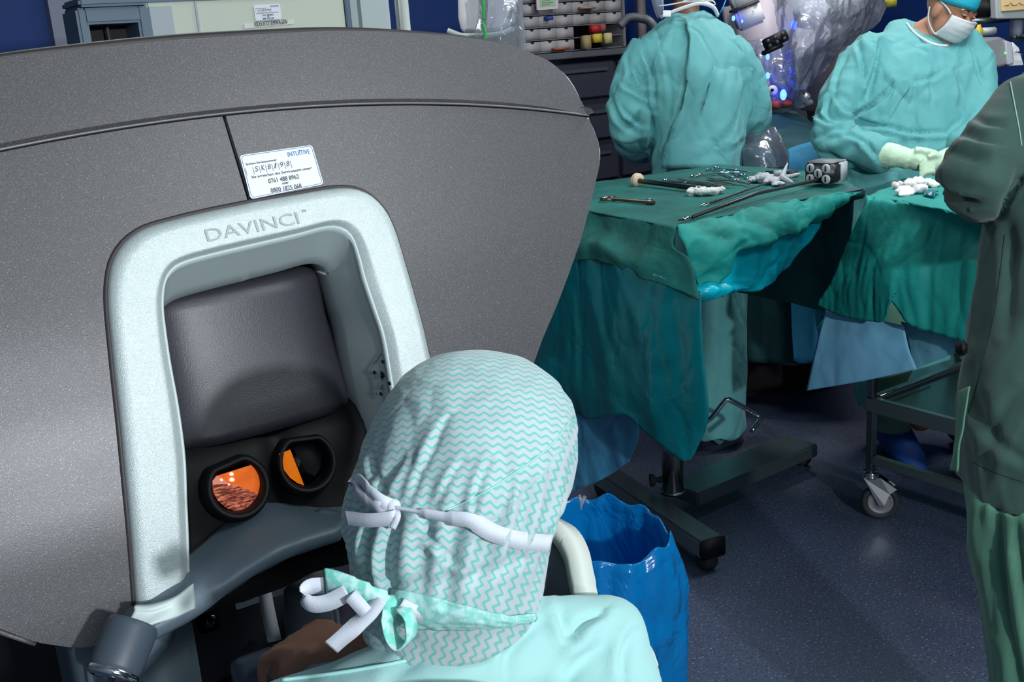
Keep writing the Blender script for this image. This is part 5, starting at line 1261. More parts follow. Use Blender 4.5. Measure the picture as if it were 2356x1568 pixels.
gl = [tube([P(2215, 352, 3.84), P(2185, 362, 3.76), P(2165, 370, 3.73)], [.04, .036, .034], 18), ellipsoid(P(2155, 374, 3.72), (.045, .036, .03), (LAT, ZZ, DEP))]
for k in range(4): a = P(2150, 366+k*9, 3.70); gl.append(tube([a, a-LAT*.035-ZZ*.004, a-LAT*.05-ZZ*.022], [.012, .011, .008], 10))
gl.append(tube([P(2160, 360, 3.70), P(2146, 356, 3.69), P(2134, 362, 3.69)], [.013, .012, .008], 10))
fuse('surgical_glove', gl, GLOVE, p2, .005, 1)
# her trousers and blue overshoe, seen under the trolley tray
for x, d in ((2052, 4.02), (2215, 4.05)):
    c = ground(x, 1000, d, 0)
    mesh_obj('trouser_leg', *loft([[c+ZZ*z+LAT*cos(2*pi*j/24)*r*(1+.05*sin(z*60+j))+DEP*sin(2*pi*j/24)*r*1.1 for j in range(24)] for z, r in ((.60, .088), (.4, .080), (.25, .074), (.2, .070), (.17, .078), (.145, .068), (.12, .066))]), GREENT, p2)
    mesh_obj('overshoe', *loft([[c-DEP*y+LAT*cos(2*pi*j/20)*a+LAT*.02+ZZ*(.003+max(0, h*(.5+.5*sin(2*pi*j/20)))) for j in range(20)] for y, a, h in ((-.10, .012, .05), (-.085, .05, .13), (-.02, .060, .16), (.07, .058, .12), (.15, .052, .085), (.20, .035, .05), (.21, .01, .02))]), mat('overshoe_blue', (10, 62, 140), .7, bump=(30, .4, .006)), p2)
# --- person at the right edge in dark green scrubs, arms folded
b0 = ground(2450, 700, 1.95)
p3 = thing('person', 'person in dark green tunic and trousers cut off by the right picture edge', 'person', b0)
L3 = LAT; D3 = DEP
h3 = P(2480, 10, 2.02)
core = [ellipsoid(h3, (.075, .095, .115), (L3, D3, ZZ)), tube([h3+D3*.088+ZZ*.02, h3+D3*.108-ZZ*.02, h3+D3*.088-ZZ*.035], [.007, .013, .008], 10), ellipsoid(h3-L3*.076, (.008, .018, .03), (L3, D3, ZZ)), ellipsoid(h3+L3*.076, (.008, .018, .03), (L3, D3, ZZ)), ellipsoid(h3+D3*.06-ZZ*.09, (.04, .03, .025), (L3, D3, ZZ)), capsule(P(2475, 60, 2.0), P(2470, 130, 2.0), .055, .06), capsule(P(2465, 260, 1.98), P(2460, 900, 1.95), .10, .10),
        capsule(P(2460, 200, 1.99), P(2390, 240, 1.97), .04, .035), capsule(P(2460, 200, 1.99), P(2580, 240, 1.99), .04, .035),
        limb([(2390, 245, 1.97, 36), (2320, 330, 1.96, 38), (2262, 420, 1.97, 34), (2245, 462, 1.98, 40), (2290, 482, 2.04, 34), (2370, 450, 2.22, 32), (2430, 420, 2.28, 26)]),
        limb([(2595, 215, 1.99, 60), (2640, 330, 1.97, 56), (2660, 450, 1.97, 50), (2600, 470, 2.12, 40), (2520, 440, 2.24, 30)]),
        capsule(P(2390, 1000, 1.95), ground(2400, 1500, 1.97, .10), .10, .045), capsule(P(2510, 1000, 1.95), ground(2520, 1500, 1.97, .10), .10, .045),
        capsule(ground(2400, 1500, 1.95, .05), ground(2400, 1500, 2.12, .045), .042, .036), capsule(ground(2520, 1500, 1.95, .05), ground(2520, 1500, 2.12, .045), .042, .036)]
for w0, dr2 in ((P(2430, 420, 2.28), L3), (P(2520, 440, 2.24), -L3)):
    core.append(ellipsoid(w0+dr2*.05, (.05, .018, .038), (L3, D3, ZZ)))
    for k in range(4): core.append(tube([w0+dr2*.08+ZZ*(-.027+.018*k), w0+dr2*.125+ZZ*(-.029+.019*k), w0+dr2*.15+ZZ*(-.029+.019*k)-D3*.02], [.0095, .009, .006], 8))
    core.append(tube([w0+dr2*.03+ZZ*.03, w0+dr2*.06+ZZ*.055, w0+dr2*.09+ZZ*.06], [.010, .010, .007], 8))
fuse('body', core, SKIND, p3, .009, 2)
g = [loft([bsec(2418, 1120, 1.95, 188, .17, pw=2.5), bsec(2420, 1000, 1.95, 194, .17, pw=2.5), bsec(2425, 900, 1.95, 202, .165), bsec(2435, 780, 1.95, 198, .16), bsec(2455, 640, 1.95, 192, .155), bsec(2470, 520, 1.95, 180, .15), bsec(2475, 400, 1.97, 185, .155), bsec(2475, 300, 1.97, 185, .15), bsec(2475, 220, 1.98, 165, .13), bsec(2475, 175, 1.99, 120, .10), bsec(2475, 145, 2.0, 85, .08)]),
     limb([(2420, 205, 1.98, 52), (2360, 245, 1.96, 72), (2300, 320, 1.94, 76), (2245, 395, 1.93, 82), (2235, 425, 1.94, 80)]),
     limb([(2235, 420, 1.94, 78), (2262, 438, 1.96, 66), (2310, 440, 2.02, 46)]),
     limb([(2560, 210, 1.99, 64), (2630, 300, 1.97, 66), (2665, 430, 1.97, 60)])]
eb3 = P(2210, 330, 1.83)
tun = fuse('tunic', g, GREENS, p3, .007, 4, creased([([(2238, 268), (2270, 280), (2310, 285)], 9, .008), ([(2208, 306), (2250, 318), (2300, 330)], 9, .008), ([(2300, 500), (2318, 460), (2345, 420)], 9, .014), ([(2316, 450), (2322, 600), (2310, 760)], 14, .008), ([(2235, 850), (2250, 950), (2300, 1020), (2356, 1060)], 14, .008), ([(2340, 900), (2300, 960), (2270, 1060)], 14, .006), ([(2190, 350), (2230, 365), (2270, 365)], 9, .006)], lambda p, n: crease(p, 5, .010, (1, 1, .35), 21)+crumple(p, 9, .009, (1, 1, .5), 2)+.005*math.exp(-((p-eb3).length/.12)**2)*sin(p.z*110+p.x*40)))
t3 = bvh(tun)
mesh_obj('surgical_cap', *loft([[h3+ZZ*z+L3*cos(2*pi*j/24)*r*.083+D3*(sin(2*pi*j/24)*r*.103-.004) for j in range(24)] for z, r in ((.01, 1.0), (.05, 1.06), (.09, 1.0), (.125, .78), (.145, .45), (.152, .1))]), GREENT, p3)
mesh_obj('face_mask', *solid([[h3+ZZ*(.005-.10*i/9)+L3*(.062*s_)+D3*(.118-.052*abs(s_)**2.2-.018*i/9) for s_ in [-1+j/8 for j in range(17)]] for i in range(10)], None, .002), MASKM, p3)
pipe = castline(t3, [(2323, 180), (2334, 240), (2345, 300), (2350, 335)], 20, .0006)
if len(pipe) > 3: mesh_obj('piping', *tube(pipe, .0014, 6), mat('pale_piping', (150, 180, 168), .7), p3)
sd = castline(t3, [(2312, 540), (2300, 640), (2285, 740), (2262, 830), (2240, 910), (2228, 950)], 30, .0003)
if len(sd) > 3: mesh_obj('side_seam', *tube(sd, .0008, 6), mat('seam_green', (30, 52, 48), .8), p3)
# split front flap at the hem
fl = [[P(2208, 900, 1.84), P(2235, 890, 1.82)], [P(2200, 990, 1.83), P(2218, 985, 1.80)], [P(2192, 1082, 1.83), P(2200, 1084, 1.80)]]
v, f = sheet(fl, 12, 30, wr(.005, 14), .003); mesh_obj('hem_flap', v, f, GREENT, p3)
hem = castline(t3, [(2238, 1062), (2280, 1082), (2330, 1100), (2356, 1108)], 30, .0006)
if len(hem) > 3: mesh_obj('hem_stitch', *tube(hem, .0007, 6), mat('seam_green', (30, 52, 48)), p3)
tr = [loft([bsec(2420, 1010, 1.95, 165, .14), bsec(2410, 1090, 1.95, 168, .145), bsec(2405, 1140, 1.95, 165, .14), bsec(2405, 1200, 1.95, 160, .13)]),
      loft([bsec(2345, 1130, 1.93, 108, .125), bsec(2352, 1260, 1.93, 102, .12), bsec(2362, 1420, 1.94, 90, .105), bsec(2368, 1568, 1.95, 82, .095), bsec(2372, 1700, 1.97, 76, .085), bsec(2378, 1840, 2.0, 72, .08)]),
      loft([bsec(2500, 1130, 1.97, 92, .115), bsec(2505, 1400, 1.98, 82, .10), bsec(2508, 1568, 1.98, 76, .09), bsec(2510, 1840, 2.0, 72, .08)])]
fuse('trousers', tr, GREENT, p3, .008, 4, creased([([(2292, 1130), (2300, 1300), (2330, 1500), (2345, 1600)], 16, .016), ([(2330, 1150), (2350, 1350), (2390, 1600)], 16, .012), ([(2262, 1140), (2275, 1300), (2290, 1450)], 10, .008)], lambda p, n: crease(p, 6, .014, (1, 1, .25), 31)))
mesh_obj('belt_clip', *box(P(2212, 800, 1.80), (.016, .02, .024), (L3, D3, ZZ), .004), BLACK, p3)
for x in (2400, 2520):
    c = ground(x, 1500, 1.97, 0)
    mesh_obj('clog', *loft([[c+DEP*y+LAT*cos(2*pi*j/18)*a+ZZ*(.003+max(0, h*(.5+.5*sin(2*pi*j/18)))) for j in range(18)] for y, a, h in ((-.075, .01, .02), (-.06, .042, .07), (.0, .05, .09), (.1, .05, .08), (.17, .04, .05), (.19, .01, .02))]), WHITE, p3)

# ------------------------------------------------------------------ vision cart behind the console
CYF = 2.60
vc = thing('vision_cart', 'tall pale grey equipment cart with open dark bay, behind the console', 'cart', (1.0, 2.9, 0))
def cb_(x0, x1, z0, z1, y0, y1, nm, mt, bev=.006): return sharp(mesh_obj(nm, *box(((x0+x1)/2, (y0+y1)/2, (z0+z1)/2), (x1-x0, y1-y0, z1-z0), None, bev), mt, vc))
LG = mat('cart_light', (196, 204, 190), .55); LB = mat('cart_blue_grey', (96, 116, 134), .55); LP = mat('cart_lilac', (140, 146, 168), .6)
cb_(.80, 1.31, .12, 1.90, CYF, 3.15, 'body', LG)
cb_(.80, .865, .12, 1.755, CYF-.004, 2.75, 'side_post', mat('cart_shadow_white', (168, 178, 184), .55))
cb_(.775, .806, .12, 1.752, CYF-.012, 2.72, 'side_post', LB)
cb_(.64, .665, .12, 1.752, CYF-.012, 2.72, 'side_post', LB)
cb_(.655, .785, .12, 1.72, 2.70, 2.72, 'bay_back', DARKER)
cb_(.655, .785, 1.715, 1.752, CYF-.014, 2.72, 'bay_lintel', LB)
cb_(.665, .775, 1.60, 1.62, CYF+.02, 2.70, 'shelf', DARKER)
cb_(.645, .80, 1.752, 1.772, CYF-.03, 2.73, 'top_ledge', LB)
cb_(.72, .725, 1.2, 1.715, CYF+.06, CYF+.07, 'bay_rail', DARK, .001)
cb_(.80, 1.32, 1.758, 1.764, CYF-.006, CYF+.01, 'joint', LB, .001)
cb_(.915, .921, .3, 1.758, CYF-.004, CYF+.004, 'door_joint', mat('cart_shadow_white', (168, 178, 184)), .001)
cb_(1.312, 1.326, .12, 1.90, CYF-.0, 3.1, 'corner_joint', LB, .002)
cb_(1.326, 1.44, .12, 1.90, CYF-.02, 3.1, 'corner_post', mat('cart_post', (176, 188, 188), .5), .02)
cb_(.66, 1.44, .06, .12, CYF, 3.12, 'base', DARK)
for x in (.72, 1.38):
    for y in (2.68, 3.04): mesh_obj('castor', *lathe((x, y, .033), (1, 0, 0), ((.001, -.012), (.03, -.012), (.033, 0), (.03, .012), (.001, .012))), RUBBER, vc)
q = [PY(x, y, CYF-.003) for x, y in ((583, 12), (644, 8), (648, 43), (588, 48))]
service_label(q, vc, True)
q = [PY(x, y, CYF-.003) for x, y in ((562, 54), (677, 44), (677, 55), (562, 66))]
lo, mp, n, pts = sticker('name_tape', q, vc, mat('tape_white', (212, 218, 210), .6), .002)
text('lettering', 'VIDEOSYSTEMWAGEN', mp(.19, .80)+n*.001, q[1]-q[0], q[0]-q[3], .0115, INK, lo, width=(q[1]-q[0]).length*.66)
# wall strip left of the cart
struct(mesh_obj('trim_1', *box((.622, 5.96, 1.5), (.30, .08, 3.0)), LP, smooth=False))
o = bpy.data.objects['trim_1']; qa = PY(146, 20, 5.9); qb = PY(208, 20, 5.9)
o.data.transform(Matrix.Translation(Vector(((qa.x+qb.x)/2-.622+.02, 0, 0))))
# infusion pole
ip = PY(930, 40, 2.75)
pole = thing('infusion_pole', 'white infusion pole standing right of the pale grey cart', 'pole', (ip.x, ip.y, 0))
mesh_obj('pole', *tube([(ip.x, ip.y, .06), (ip.x, ip.y, 2.1)], .0155, 20), OFFW, pole)
mesh_obj('pole_sleeve', *tube([(ip.x-.016, ip.y+.01, .06), (ip.x-.016, ip.y+.01, 2.0)], .005, 10), mat('pole_grey', (120, 130, 134), .4), pole)
for k in range(5):
    a = k*2*pi/5; mesh_obj('foot', *tube([(ip.x, ip.y, .08), (ip.x+cos(a)*.22, ip.y+sin(a)*.22, .03)], .011, 10), STEEL, pole)
# swivel chair shell wrapped in clear film with a green seam tape
wc_ = P(1115, 30, 3.6)
wch = thing('wrapped_monitor', 'white rounded equipment head wrapped in clear film, right of the infusion pole', 'equipment', (wc_.x, wc_.y, 0))
def shape(pts, d0, d1, nm, mt, par, bev=.01):
    a = [P(x, y, d0) for x, y in pts]; b = [p+DEP*(d1-d0) for p in a]; n_ = len(a)
    o = mesh_obj(nm, a+b, [tuple(range(n_)), tuple(range(2*n_-1, n_-1, -1))]+[(i, (i+1) % n_, n_+(i+1) % n_, n_+i) for i in range(n_)], mt, par)
    m_ = o.modifiers.new('b', 'BEVEL'); m_.width = bev; m_.segments = 3; return sharp(o, 30)
shape([(1052, -60), (1180, -60), (1190, 20), (1182, 60), (1150, 76), (1090, 80), (1062, 78), (1054, 40)], 3.6, 3.85, 'head', mat('head_white', (198, 194, 200), .5), wch, .02)
mesh_obj('rim', *tube(catmull([P(1030, 70, 3.56), P(1045, 76, 3.56), P(1065, 82, 3.56), P(1110, 82, 3.56), P(1150, 78, 3.56), P(1182, 66, 3.56)], 24), .009, 10), OFFW, wch)
mesh_obj('stand', *tube([P(1120, 90, 3.75), Vector((P(1120, 90, 3.75).x, P(1120, 90, 3.75).y, .05))], .03, 16), DARK, wch)
mesh_obj('stand_foot', *box((P(1120, 90, 3.75).x, P(1120, 90, 3.75).y, .03), (.4, .4, .05), None, .02), DARK, wch)
v, f = sheet([[P(1095, -50, 3.5), P(1150, -50, 3.46), P(1205, -50, 3.5)], [P(1100, 20, 3.5), P(1150, 20, 3.45), P(1200, 20, 3.5)], [P(1090, 100, 3.5), P(1150, 120, 3.47), P(1210, 130, 3.52)]], 40, 40, wr(.02, 9, (1, 1, .4), 3), .0015)
mesh_obj('film_cover', v, f, CLEAR, wch)
for a, b in (((1109, -10), (1112, 46)), ((1110, 52), (1117, 92))):
    mesh_obj('green_tape', *ribbon([P(a[0], a[1], 3.44), P((a[0]+b[0])/2+2, (a[1]+b[1])/2, 3.44), P(b[0], b[1], 3.44)], .010, .002, LAT, 14), GREENP, wch)
# ------------------------------------------------------------------ shelf of storage boxes on the back counter
BY = 5.0
cx0 = PY(1200, 110, BY).x; cx1 = PY(1440, 60, BY).x; zc = PY(1330, 118, BY).z
cnt = thing('base_cabinet', 'dark drawer cabinet against the back wall under the storage boxes', 'cabinet', ((cx0+cx1)/2+.25, BY+.3, 0))
def pb(x0, x1, z0, z1, y0, y1, nm, mt, par, bev=.004): return sharp(mesh_obj(nm, *box(((x0+x1)/2, (y0+y1)/2, (z0+z1)/2), (x1-x0, y1-y0, z1-z0), None, bev), mt, par))
zt = PY(1330, 116, BY-.1).z
pb(cx0-.5, cx1+.45, 0, zt-.04, BY-.05, 5.95, 'carcass', DARK, cnt)
pb(cx0-.52, cx1+.47, zt-.04, zt-.005, BY-.12, 5.95, 'worktop', mat('worktop_grey', (84, 86, 92), .5), cnt)
for i in range(3):
    for j in range(4):
        x0 = cx0-.46+i*.55; z1 = zt-.07-j*.24
        dd = pb(x0, x0+.52, z1-.20, z1, BY-.07, BY-.05, 'drawer', mat('drawer_dark', (52, 54, 68), .5), cnt, .006)
        pb(x0+.06, x0+.46, z1-.055, z1-.035, BY-.085, BY-.07, 'handle', mat('handle_dim', (70, 74, 84), .4), dd, .003)
# open rack with drawers of small white boxes: each box its own thing
rk = thing('box_rack', 'grey metal rack holding small white storage boxes on the back counter', 'rack', ((cx0+cx1)/2, BY+.15, zt))
pb(cx0+.0, cx0+.02, zt, zt+.40, BY, BY+.3, 'side', mat('rack_grey', (110, 112, 116), .5), rk)
pb(cx1-.02, cx1, zt, zt+.40, BY, BY+.3, 'side', mat('rack_grey', (110, 112, 116)), rk)
pb(cx0+.02, cx1-.02, zt, zt+.40, BY+.28, BY+.3, 'back', DARK, rk)
nrow, ncol = 5, 6; rh = .068
for i in range(nrow): pb(cx0+.02, cx1-.02, zt+i*rh+.0005, zt+i*rh+.004, BY+.01, BY+.28, 'shelf', mat('rack_grey', (110, 112, 116)), rk)
BOXM = mat('storage_box', (160, 158, 162), .7, bump=(30, .2, .01)); SLOT = mat('slot_black', (20, 20, 24), .6)
cw = (cx1-cx0-.04)/ncol
ctr = 0; first = None
rows_n = ['bottom', 'second lowest', 'middle', 'second highest', 'top']; cols_n = ['leftmost', 'second', 'third', 'fourth', 'fifth', 'rightmost']
for i in range(nrow):
    for j in range(ncol):
        if i < 2 and j >= 3: continue
        x0 = cx0+.022+j*cw
        if first is None:
            r_ = bpy.data.objects.new('storage_box', None); COL.objects.link(r_); r_['_o'] = (0, 0, 0)
            vs, fs = box((cw/2-.003, .12, .030), (cw-.010, .24, .056), None, .003); o1 = mesh_obj('box_front', vs, fs, BOXM, r_)
            vs, fs = loft([[Vector((cw/2-.003+cos(pi+pi*k/8)*.012, y, .058+sin(pi+pi*k/8)*.010)) for k in range(9)] for y in (-.002, .003)]); o2 = mesh_obj('finger_slot', vs, fs, SLOT, r_)
            first = (r_, o1, o2)
        else:
            r_ = first[0].copy(); COL.objects.link(r_)
            for c in first[1:]: c2_ = c.copy(); COL.objects.link(c2_); c2_.parent = r_
        r_.location = (x0, BY+.004, zt+i*rh+.0045)
        tag(r_, 'small white storage box, %s of its row, in the %s row of the rack' % (cols_n[j], rows_n[i]), 'box', 'white storage boxes in the rack')
def packet(x, y, w_, h, mt, label, cat='packet', dy=0, tilt=0):
    c = PY(x, y, BY-.02-dy); c.z = max(c.z, zt+.0045+h/2) if y > 90 else c.z
    o = mesh_obj('carton', *box(c, (w_, .05, h), (Vector((cos(tilt), 0, sin(tilt))), Vector((0, 1, 0)), Vector((-sin(tilt), 0, cos(tilt)))), .003), mt); return tag(o, label, cat)
packet(1348, 98, .045, .075, mat('kraft', (170, 150, 110), .7), 'pale brown carton standing left of the yellow packs in the rack')
packet(1372, 88, .055, .05, YEL, 'bright yellow pack at the front of the box rack'); packet(1396, 88, .045, .06, mat('pale_yellow', (200, 190, 140), .7), 'pale yellow pack right of the bright yellow one')
packet(1368, 66, .055, .042, RED, 'red card box between white boxes in the rack', 'box'); packet(1384, 64, .03, .04, mat('dusty_red', (150, 90, 92), .7), 'dull red box beside the bright red one', 'box')
packet(1290, 112, .10, .012, mat('orange_strip', (180, 80, 50), .6), 'flat orange strip in front of the lowest boxes'); packet(1262, 42, .035, .022, mat('blue_tag', (40, 70, 150), .6), 'small blue tag on the second highest box row', 'tag')
packet(1350, 18, .10, .012, mat('kraft', (170, 150, 110)), 'flat brown packs lying on top of the box rack')
# framed notice on the wall above the rack
nt_ = [PY(x, y, BY-.04) for x, y in ((1232, -40), (1286, -42), (1284, 20), (1236, 24))]
no, mp, n, pts = sticker('framed_notice', nt_, None, mat('frame_pale', (200, 190, 190), .5), .006, .008)
tag(no, 'small framed notice with pale green card above the storage rack', 'notice')
o2, mp2, n2, _ = sticker('notice_card', [mp(.14, .08)+n*.0015, mp(.86, .08)+n*.0015, mp(.86, .9)+n*.0015, mp(.14, .9)+n*.0015], no, mat('card_green', (150, 182, 150), .6), .003)
for k in range(5): mesh_obj('print_line', *tube([mp2(.12, .55+k*.09)+n2*.001, mp2(.12+.5+.2*(k % 2), .55+k*.09)+n2*.001], .0012, 6), INK, o2)
# corrugated hose
tag(mesh_obj('breathing_hose', *tube(catmull([P(1425, 60, 5.3), P(1445, 42, 5.3), P(1475, 42, 5.3), P(1500, 55, 5.3), P(1530, 110, 5.35)], 60), [.020+(.004 if k % 2 else 0) for k in range(60)], 12), mat('hose_grey', (84, 88, 94), .5)), 'grey corrugated hose arching between the rack and the person in teal', 'hose')
tag(mesh_obj('wall_column', *box(PY(1474, 10, 5.7)+Vector((0, 0, -.9)), (.045, .06, 1.9), None, .005), mat('column_beige', (150, 140, 140), .6)), 'thin beige strip column behind the corrugated hose', 'column')
# ------------------------------------------------------------------ surgical robot with clear cover
rb = thing('surgical_robot', 'grey-white surgical robot arms with blue lights, between the two standing people', 'robot', ground(1880, 200, 5.35))
RBM = mat('robot_white', (200, 198, 204), .45); RBG = mat('robot_grey', (150, 142, 154), .5)
def rarm(pts, r, nm, mt, sq=1.0):
    return mesh_obj(nm, *tube(catmull([P(*p) for p in pts], 20), [px(q[0], 5.0) for q in interp([(a, 0) for a in r], 20)], 18), mt, rb)
bc = P(1716, 30, 4.95)
def rbox(x, y, d, w_, h, t, ang, nm, mt, par=None, bev=.012):
    a = radians(ang); u = LAT*cos(a)+ZZ*sin(a); v2 = -LAT*sin(a)+ZZ*cos(a)
    return mesh_obj(nm, *box(P(x, y, d), (px(w_, d), t, px(h, d)), (u, DEP, v2), bev), mt, par or rb)
rbox(1712, -5, 4.9, 62, 38, .10, 18, 'arm_head', RBM); rbox(1712, 15, 4.88, 62, 6, .10, 18, 'arm_joint', RUBBER, None, .002)
ah = rbox(1722, 38, 4.9, 60, 48, .10, 18, 'arm_head', RBM)
text('arm_number', '3', P(1730, 35, 4.835), LAT*cos(radians(18))+ZZ*sin(radians(18)), ZZ, .018, RBG, ah)
rbox(1760, 150, 5.2, 150, 330, .16, 8, 'arm_column', RBG, None, .04)
rbox(1830, 170, 5.25, 200, 200, .16, -12, 'arm_column', mat('robot_mauve', (128, 118, 130), .55), None, .05)
rbox(1900, 20, 5.3, 180, 130, .14, 30, 'arm_upper', RBM, None, .05)
rbox(1870, 110, 5.15, 150, 46, .12, 36, 'arm_upper', RBG, None, .03)
kp = rbox(1784, 92, 4.74, 58, 26, .03, 22, 'key_panel', BLACK, None, .005)
for k in range(6):
    a = radians(22); u = LAT*cos(a)+ZZ*sin(a); v2 = -LAT*sin(a)+ZZ*cos(a)
    mesh_obj('key', *disc(P(1784, 92, 4.74)-DEP*.017+u*(-.035+.035*(k % 3))+v2*(.011-.022*(k//3)), .009, DEP, .006, 16), DARK, kp)
rbox(1777, 113, 4.75, 50, 10, .03, 20, 'key_panel', BLACK, None, .004)
mesh_obj('joint_knob', *disc(P(1875, 131, 5.05), .012, DEP, .03, 14), BLACK, rb)
mesh_obj('column_lower', *tube([P(1850, 230, 5.75), Vector((P(1850, 230, 5.75).x, P(1850, 230, 5.75).y, .2))], .09, 20), RBG, rb)
mesh_obj('cart_base', *box((P(1850, 230, 5.75).x, P(1850, 230, 5.75).y, .15), (.6, .8, .28), None, .05), RBG, rb)
for x, y, r, d in ((1827, 58, 7, 4.82), (1767, 131, 4.5, 4.86), (1767, 174, 5, 4.86), (1803, 218, 8, 4.84), (1708, 49, 2.5, 4.80), (1688, 42, 4, 4.84)):
    p = P(x, y, d); R_ = px(r, d)
    mesh_obj('status_light', *loft([[p+DEP*h+LAT*cos(2*pi*j/16)*R_*q*.75+ZZ*sin(2*pi*j/16)*R_*q*1.2 for j in range(16)] for h, q in ((.006, 1.3), (0, 1.2), (-.004, .9), (-.006, .4))]), LED, rb)
    if r > 4.5:
        l = bpy.data.lights.new('status_glow', 'POINT'); l.energy = .12; l.color = (.08, .12, 1); l.shadow_soft_size = .01
        lo = bpy.data.objects.new('status_glow', l); COL.objects.link(lo); lo.location = Vector(p)-DEP*.03-Vector(rb.location); lo.parent = rb
mesh_obj('adapter', *lathe(P(1777, 208, 4.86), -DEP, ((.001, -.01), (.020, -.01), (.024, .004), (.010, .008), (.001, .008)), 14), mat('cream_plastic', (220, 214, 190), .5), rb)
mesh_obj('adapter_bore', *disc(P(1777, 207, 4.845), .007, DEP, .006, 12), BLACK, rb)
# clear plastic cover bunched over the arms
def fold_c(p, u, v_): return crease(p, 5, .02, (1, 1, .4), 2)+crumple(p, 9, .04, (1, 1, .6), 3)
v, f = sheet([[P(1770, -40, 4.9), P(1850, -40, 4.75), P(1960, -40, 4.8), P(2060, -40, 5.0)], [P(1790, 60, 4.85), P(1850, 60, 4.72), P(1930, 60, 4.8), P(2010, 60, 5.0)],
              [P(1800, 140, 4.85), P(1840, 150, 4.74), P(1890, 140, 4.85), P(1930, 120, 5.0)], [P(1808, 195, 4.85), P(1830, 208, 4.78), P(1858, 205, 4.85), P(1870, 190, 4.95)]], 90, 70, fold_c, .002)
cov = thing('plastic_cover', 'crinkled clear plastic cover hanging over the robot arms', 'cover', P(1850, 205, 4.8))
mesh_obj('film', v, f, CLEAR, cov)
v, f = sheet([[P(1700, 100, 4.95), P(1800, 90, 4.95), P(1860, 200, 4.95)], [P(1740, 200, 4.9), P(1810, 190, 4.88), P(1860, 220, 4.95)], [P(1780, 262, 4.95), P(1830, 250, 4.95), P(1870, 240, 4.95)]], 50, 40, lambda p, u, v_: crease(p, 9, .03, (1, 1, .6), 7), .002)
mesh_obj('film', v, f, CLEAR, cov)
tag(mesh_obj('blue_cable', *tube(catmull([P(1676, -20, 4.9), P(1668, 5, 4.9), P(1658, 28, 4.9), P(1640, 60, 5.0), P(1640, 200, 5.2)], 24), .003, 8), mat('cable_blue', (60, 150, 210), .4)), 'thin blue cable beside the shoulder of the person in teal', 'cable')
# ------------------------------------------------------------------ covered patient between the two standing people
pt = thing('patient_drapes', 'patient mound under dark green and blue drapes on the operating table', 'drape', ground(1830, 330, 4.9, 0))
def gz(x, y, d, z): p = P(x, y, d); return Vector((p.x, p.y, z))
mesh_obj('operating_table', *box(ground(1860, 330, 5.05, .48), (.60, .7, .84), (LAT, DEP, ZZ), .04), DARKER, pt)
v, f = sheet([[P(1700, 262, 5.2), P(1770, 246, 5.1), P(1830, 262, 5.05), P(1880, 290, 5.0), P(1960, 300, 5.0)], [P(1700, 290, 5.0), P(1770, 280, 4.85), P(1830, 300, 4.8), P(1880, 330, 4.75), P(1960, 340, 4.75)],
              [P(1690, 400, 4.7), P(1770, 400, 4.6), P(1840, 410, 4.55), P(1900, 420, 4.5), P(1970, 430, 4.5)], [P(1690, 600, 4.6), P(1770, 620, 4.55), P(1840, 620, 4.5), P(1900, 640, 4.45), P(1970, 640, 4.45)], [P(1700, 830, 4.6), P(1770, 835, 4.55), P(1830, 840, 4.5), P(1890, 830, 4.45), P(1960, 820, 4.45)]], 70, 70, wr(.025, 5, (1, 1, .5), 3), .003)
mesh_obj('green_drape', v, f, mat('deep_green_drape', (10, 66, 72), .8, bump=(20, .3, .01)), pt)
v, f = sheet([[P(1812, 345, 4.45), P(1850, 332, 4.45), P(1885, 325, 4.45)], [P(1815, 375, 4.4), P(1850, 380, 4.4), P(1890, 370, 4.4)], [P(1812, 480, 4.38), P(1850, 480, 4.38), P(1900, 480, 4.38)], [P(1825, 830, 4.38), P(1850, 835, 4.38), P(1900, 825, 4.38)]], 30, 40, wr(.012, 8, (1, 1, .5), 9), .003)
mesh_obj('blue_drape', v, f, mat('blue_drape', (40, 128, 170), .8, bump=(20, .3, .01)), pt)
v, f = sheet([[P(1770, 226, 4.95), P(1790, 224, 4.92), P(1822, 232, 4.92)], [P(1768, 240, 4.90), P(1795, 236, 4.88), P(1822, 240, 4.9)], [P(1766, 252, 4.92), P(1790, 250, 4.9), P(1815, 246, 4.92)]], 24, 12, wr(.012, 20), .003)
mesh_obj('orange_drape', v, f, ORG, pt)
v, f = sheet([[P(1700, 318, 4.5), P(1748, 305, 4.45), P(1782, 292, 4.5)], [P(1708, 345, 4.4), P(1755, 345, 4.35), P(1808, 335, 4.42)], [P(1712, 388, 4.4), P(1760, 388, 4.33), P(1822, 384, 4.4)]], 40, 30, wr(.012, 9, (1, 1, .5), 5), .002)
tag(mesh_obj('clear_pouch', v, f, film('pouch_film', (190, 200, 220), .16, .45, .10, 10, .5)), 'shiny clear plastic pouch hanging behind the far edge of the instrument table', 'pouch')
# dark low equipment seen far under the tables
lw = thing('floor_unit', 'dark low unit on the floor seen between the two table drapes', 'equipment', ground(1775, 800, 4.9))
mesh_obj('cabinet', *box(ground(1770, 780, 5.0, .25), (.5, .4, .5), (LAT, DEP, ZZ), .02), mat('unit_brown', (46, 40, 44), .6), lw)
mesh_obj('brass_foot', *box(P(1808, 805, 4.75), (.05, .03, .02), (LAT, DEP, ZZ), .004), mat('brass_dim', (150, 130, 90), .5, .3), lw)
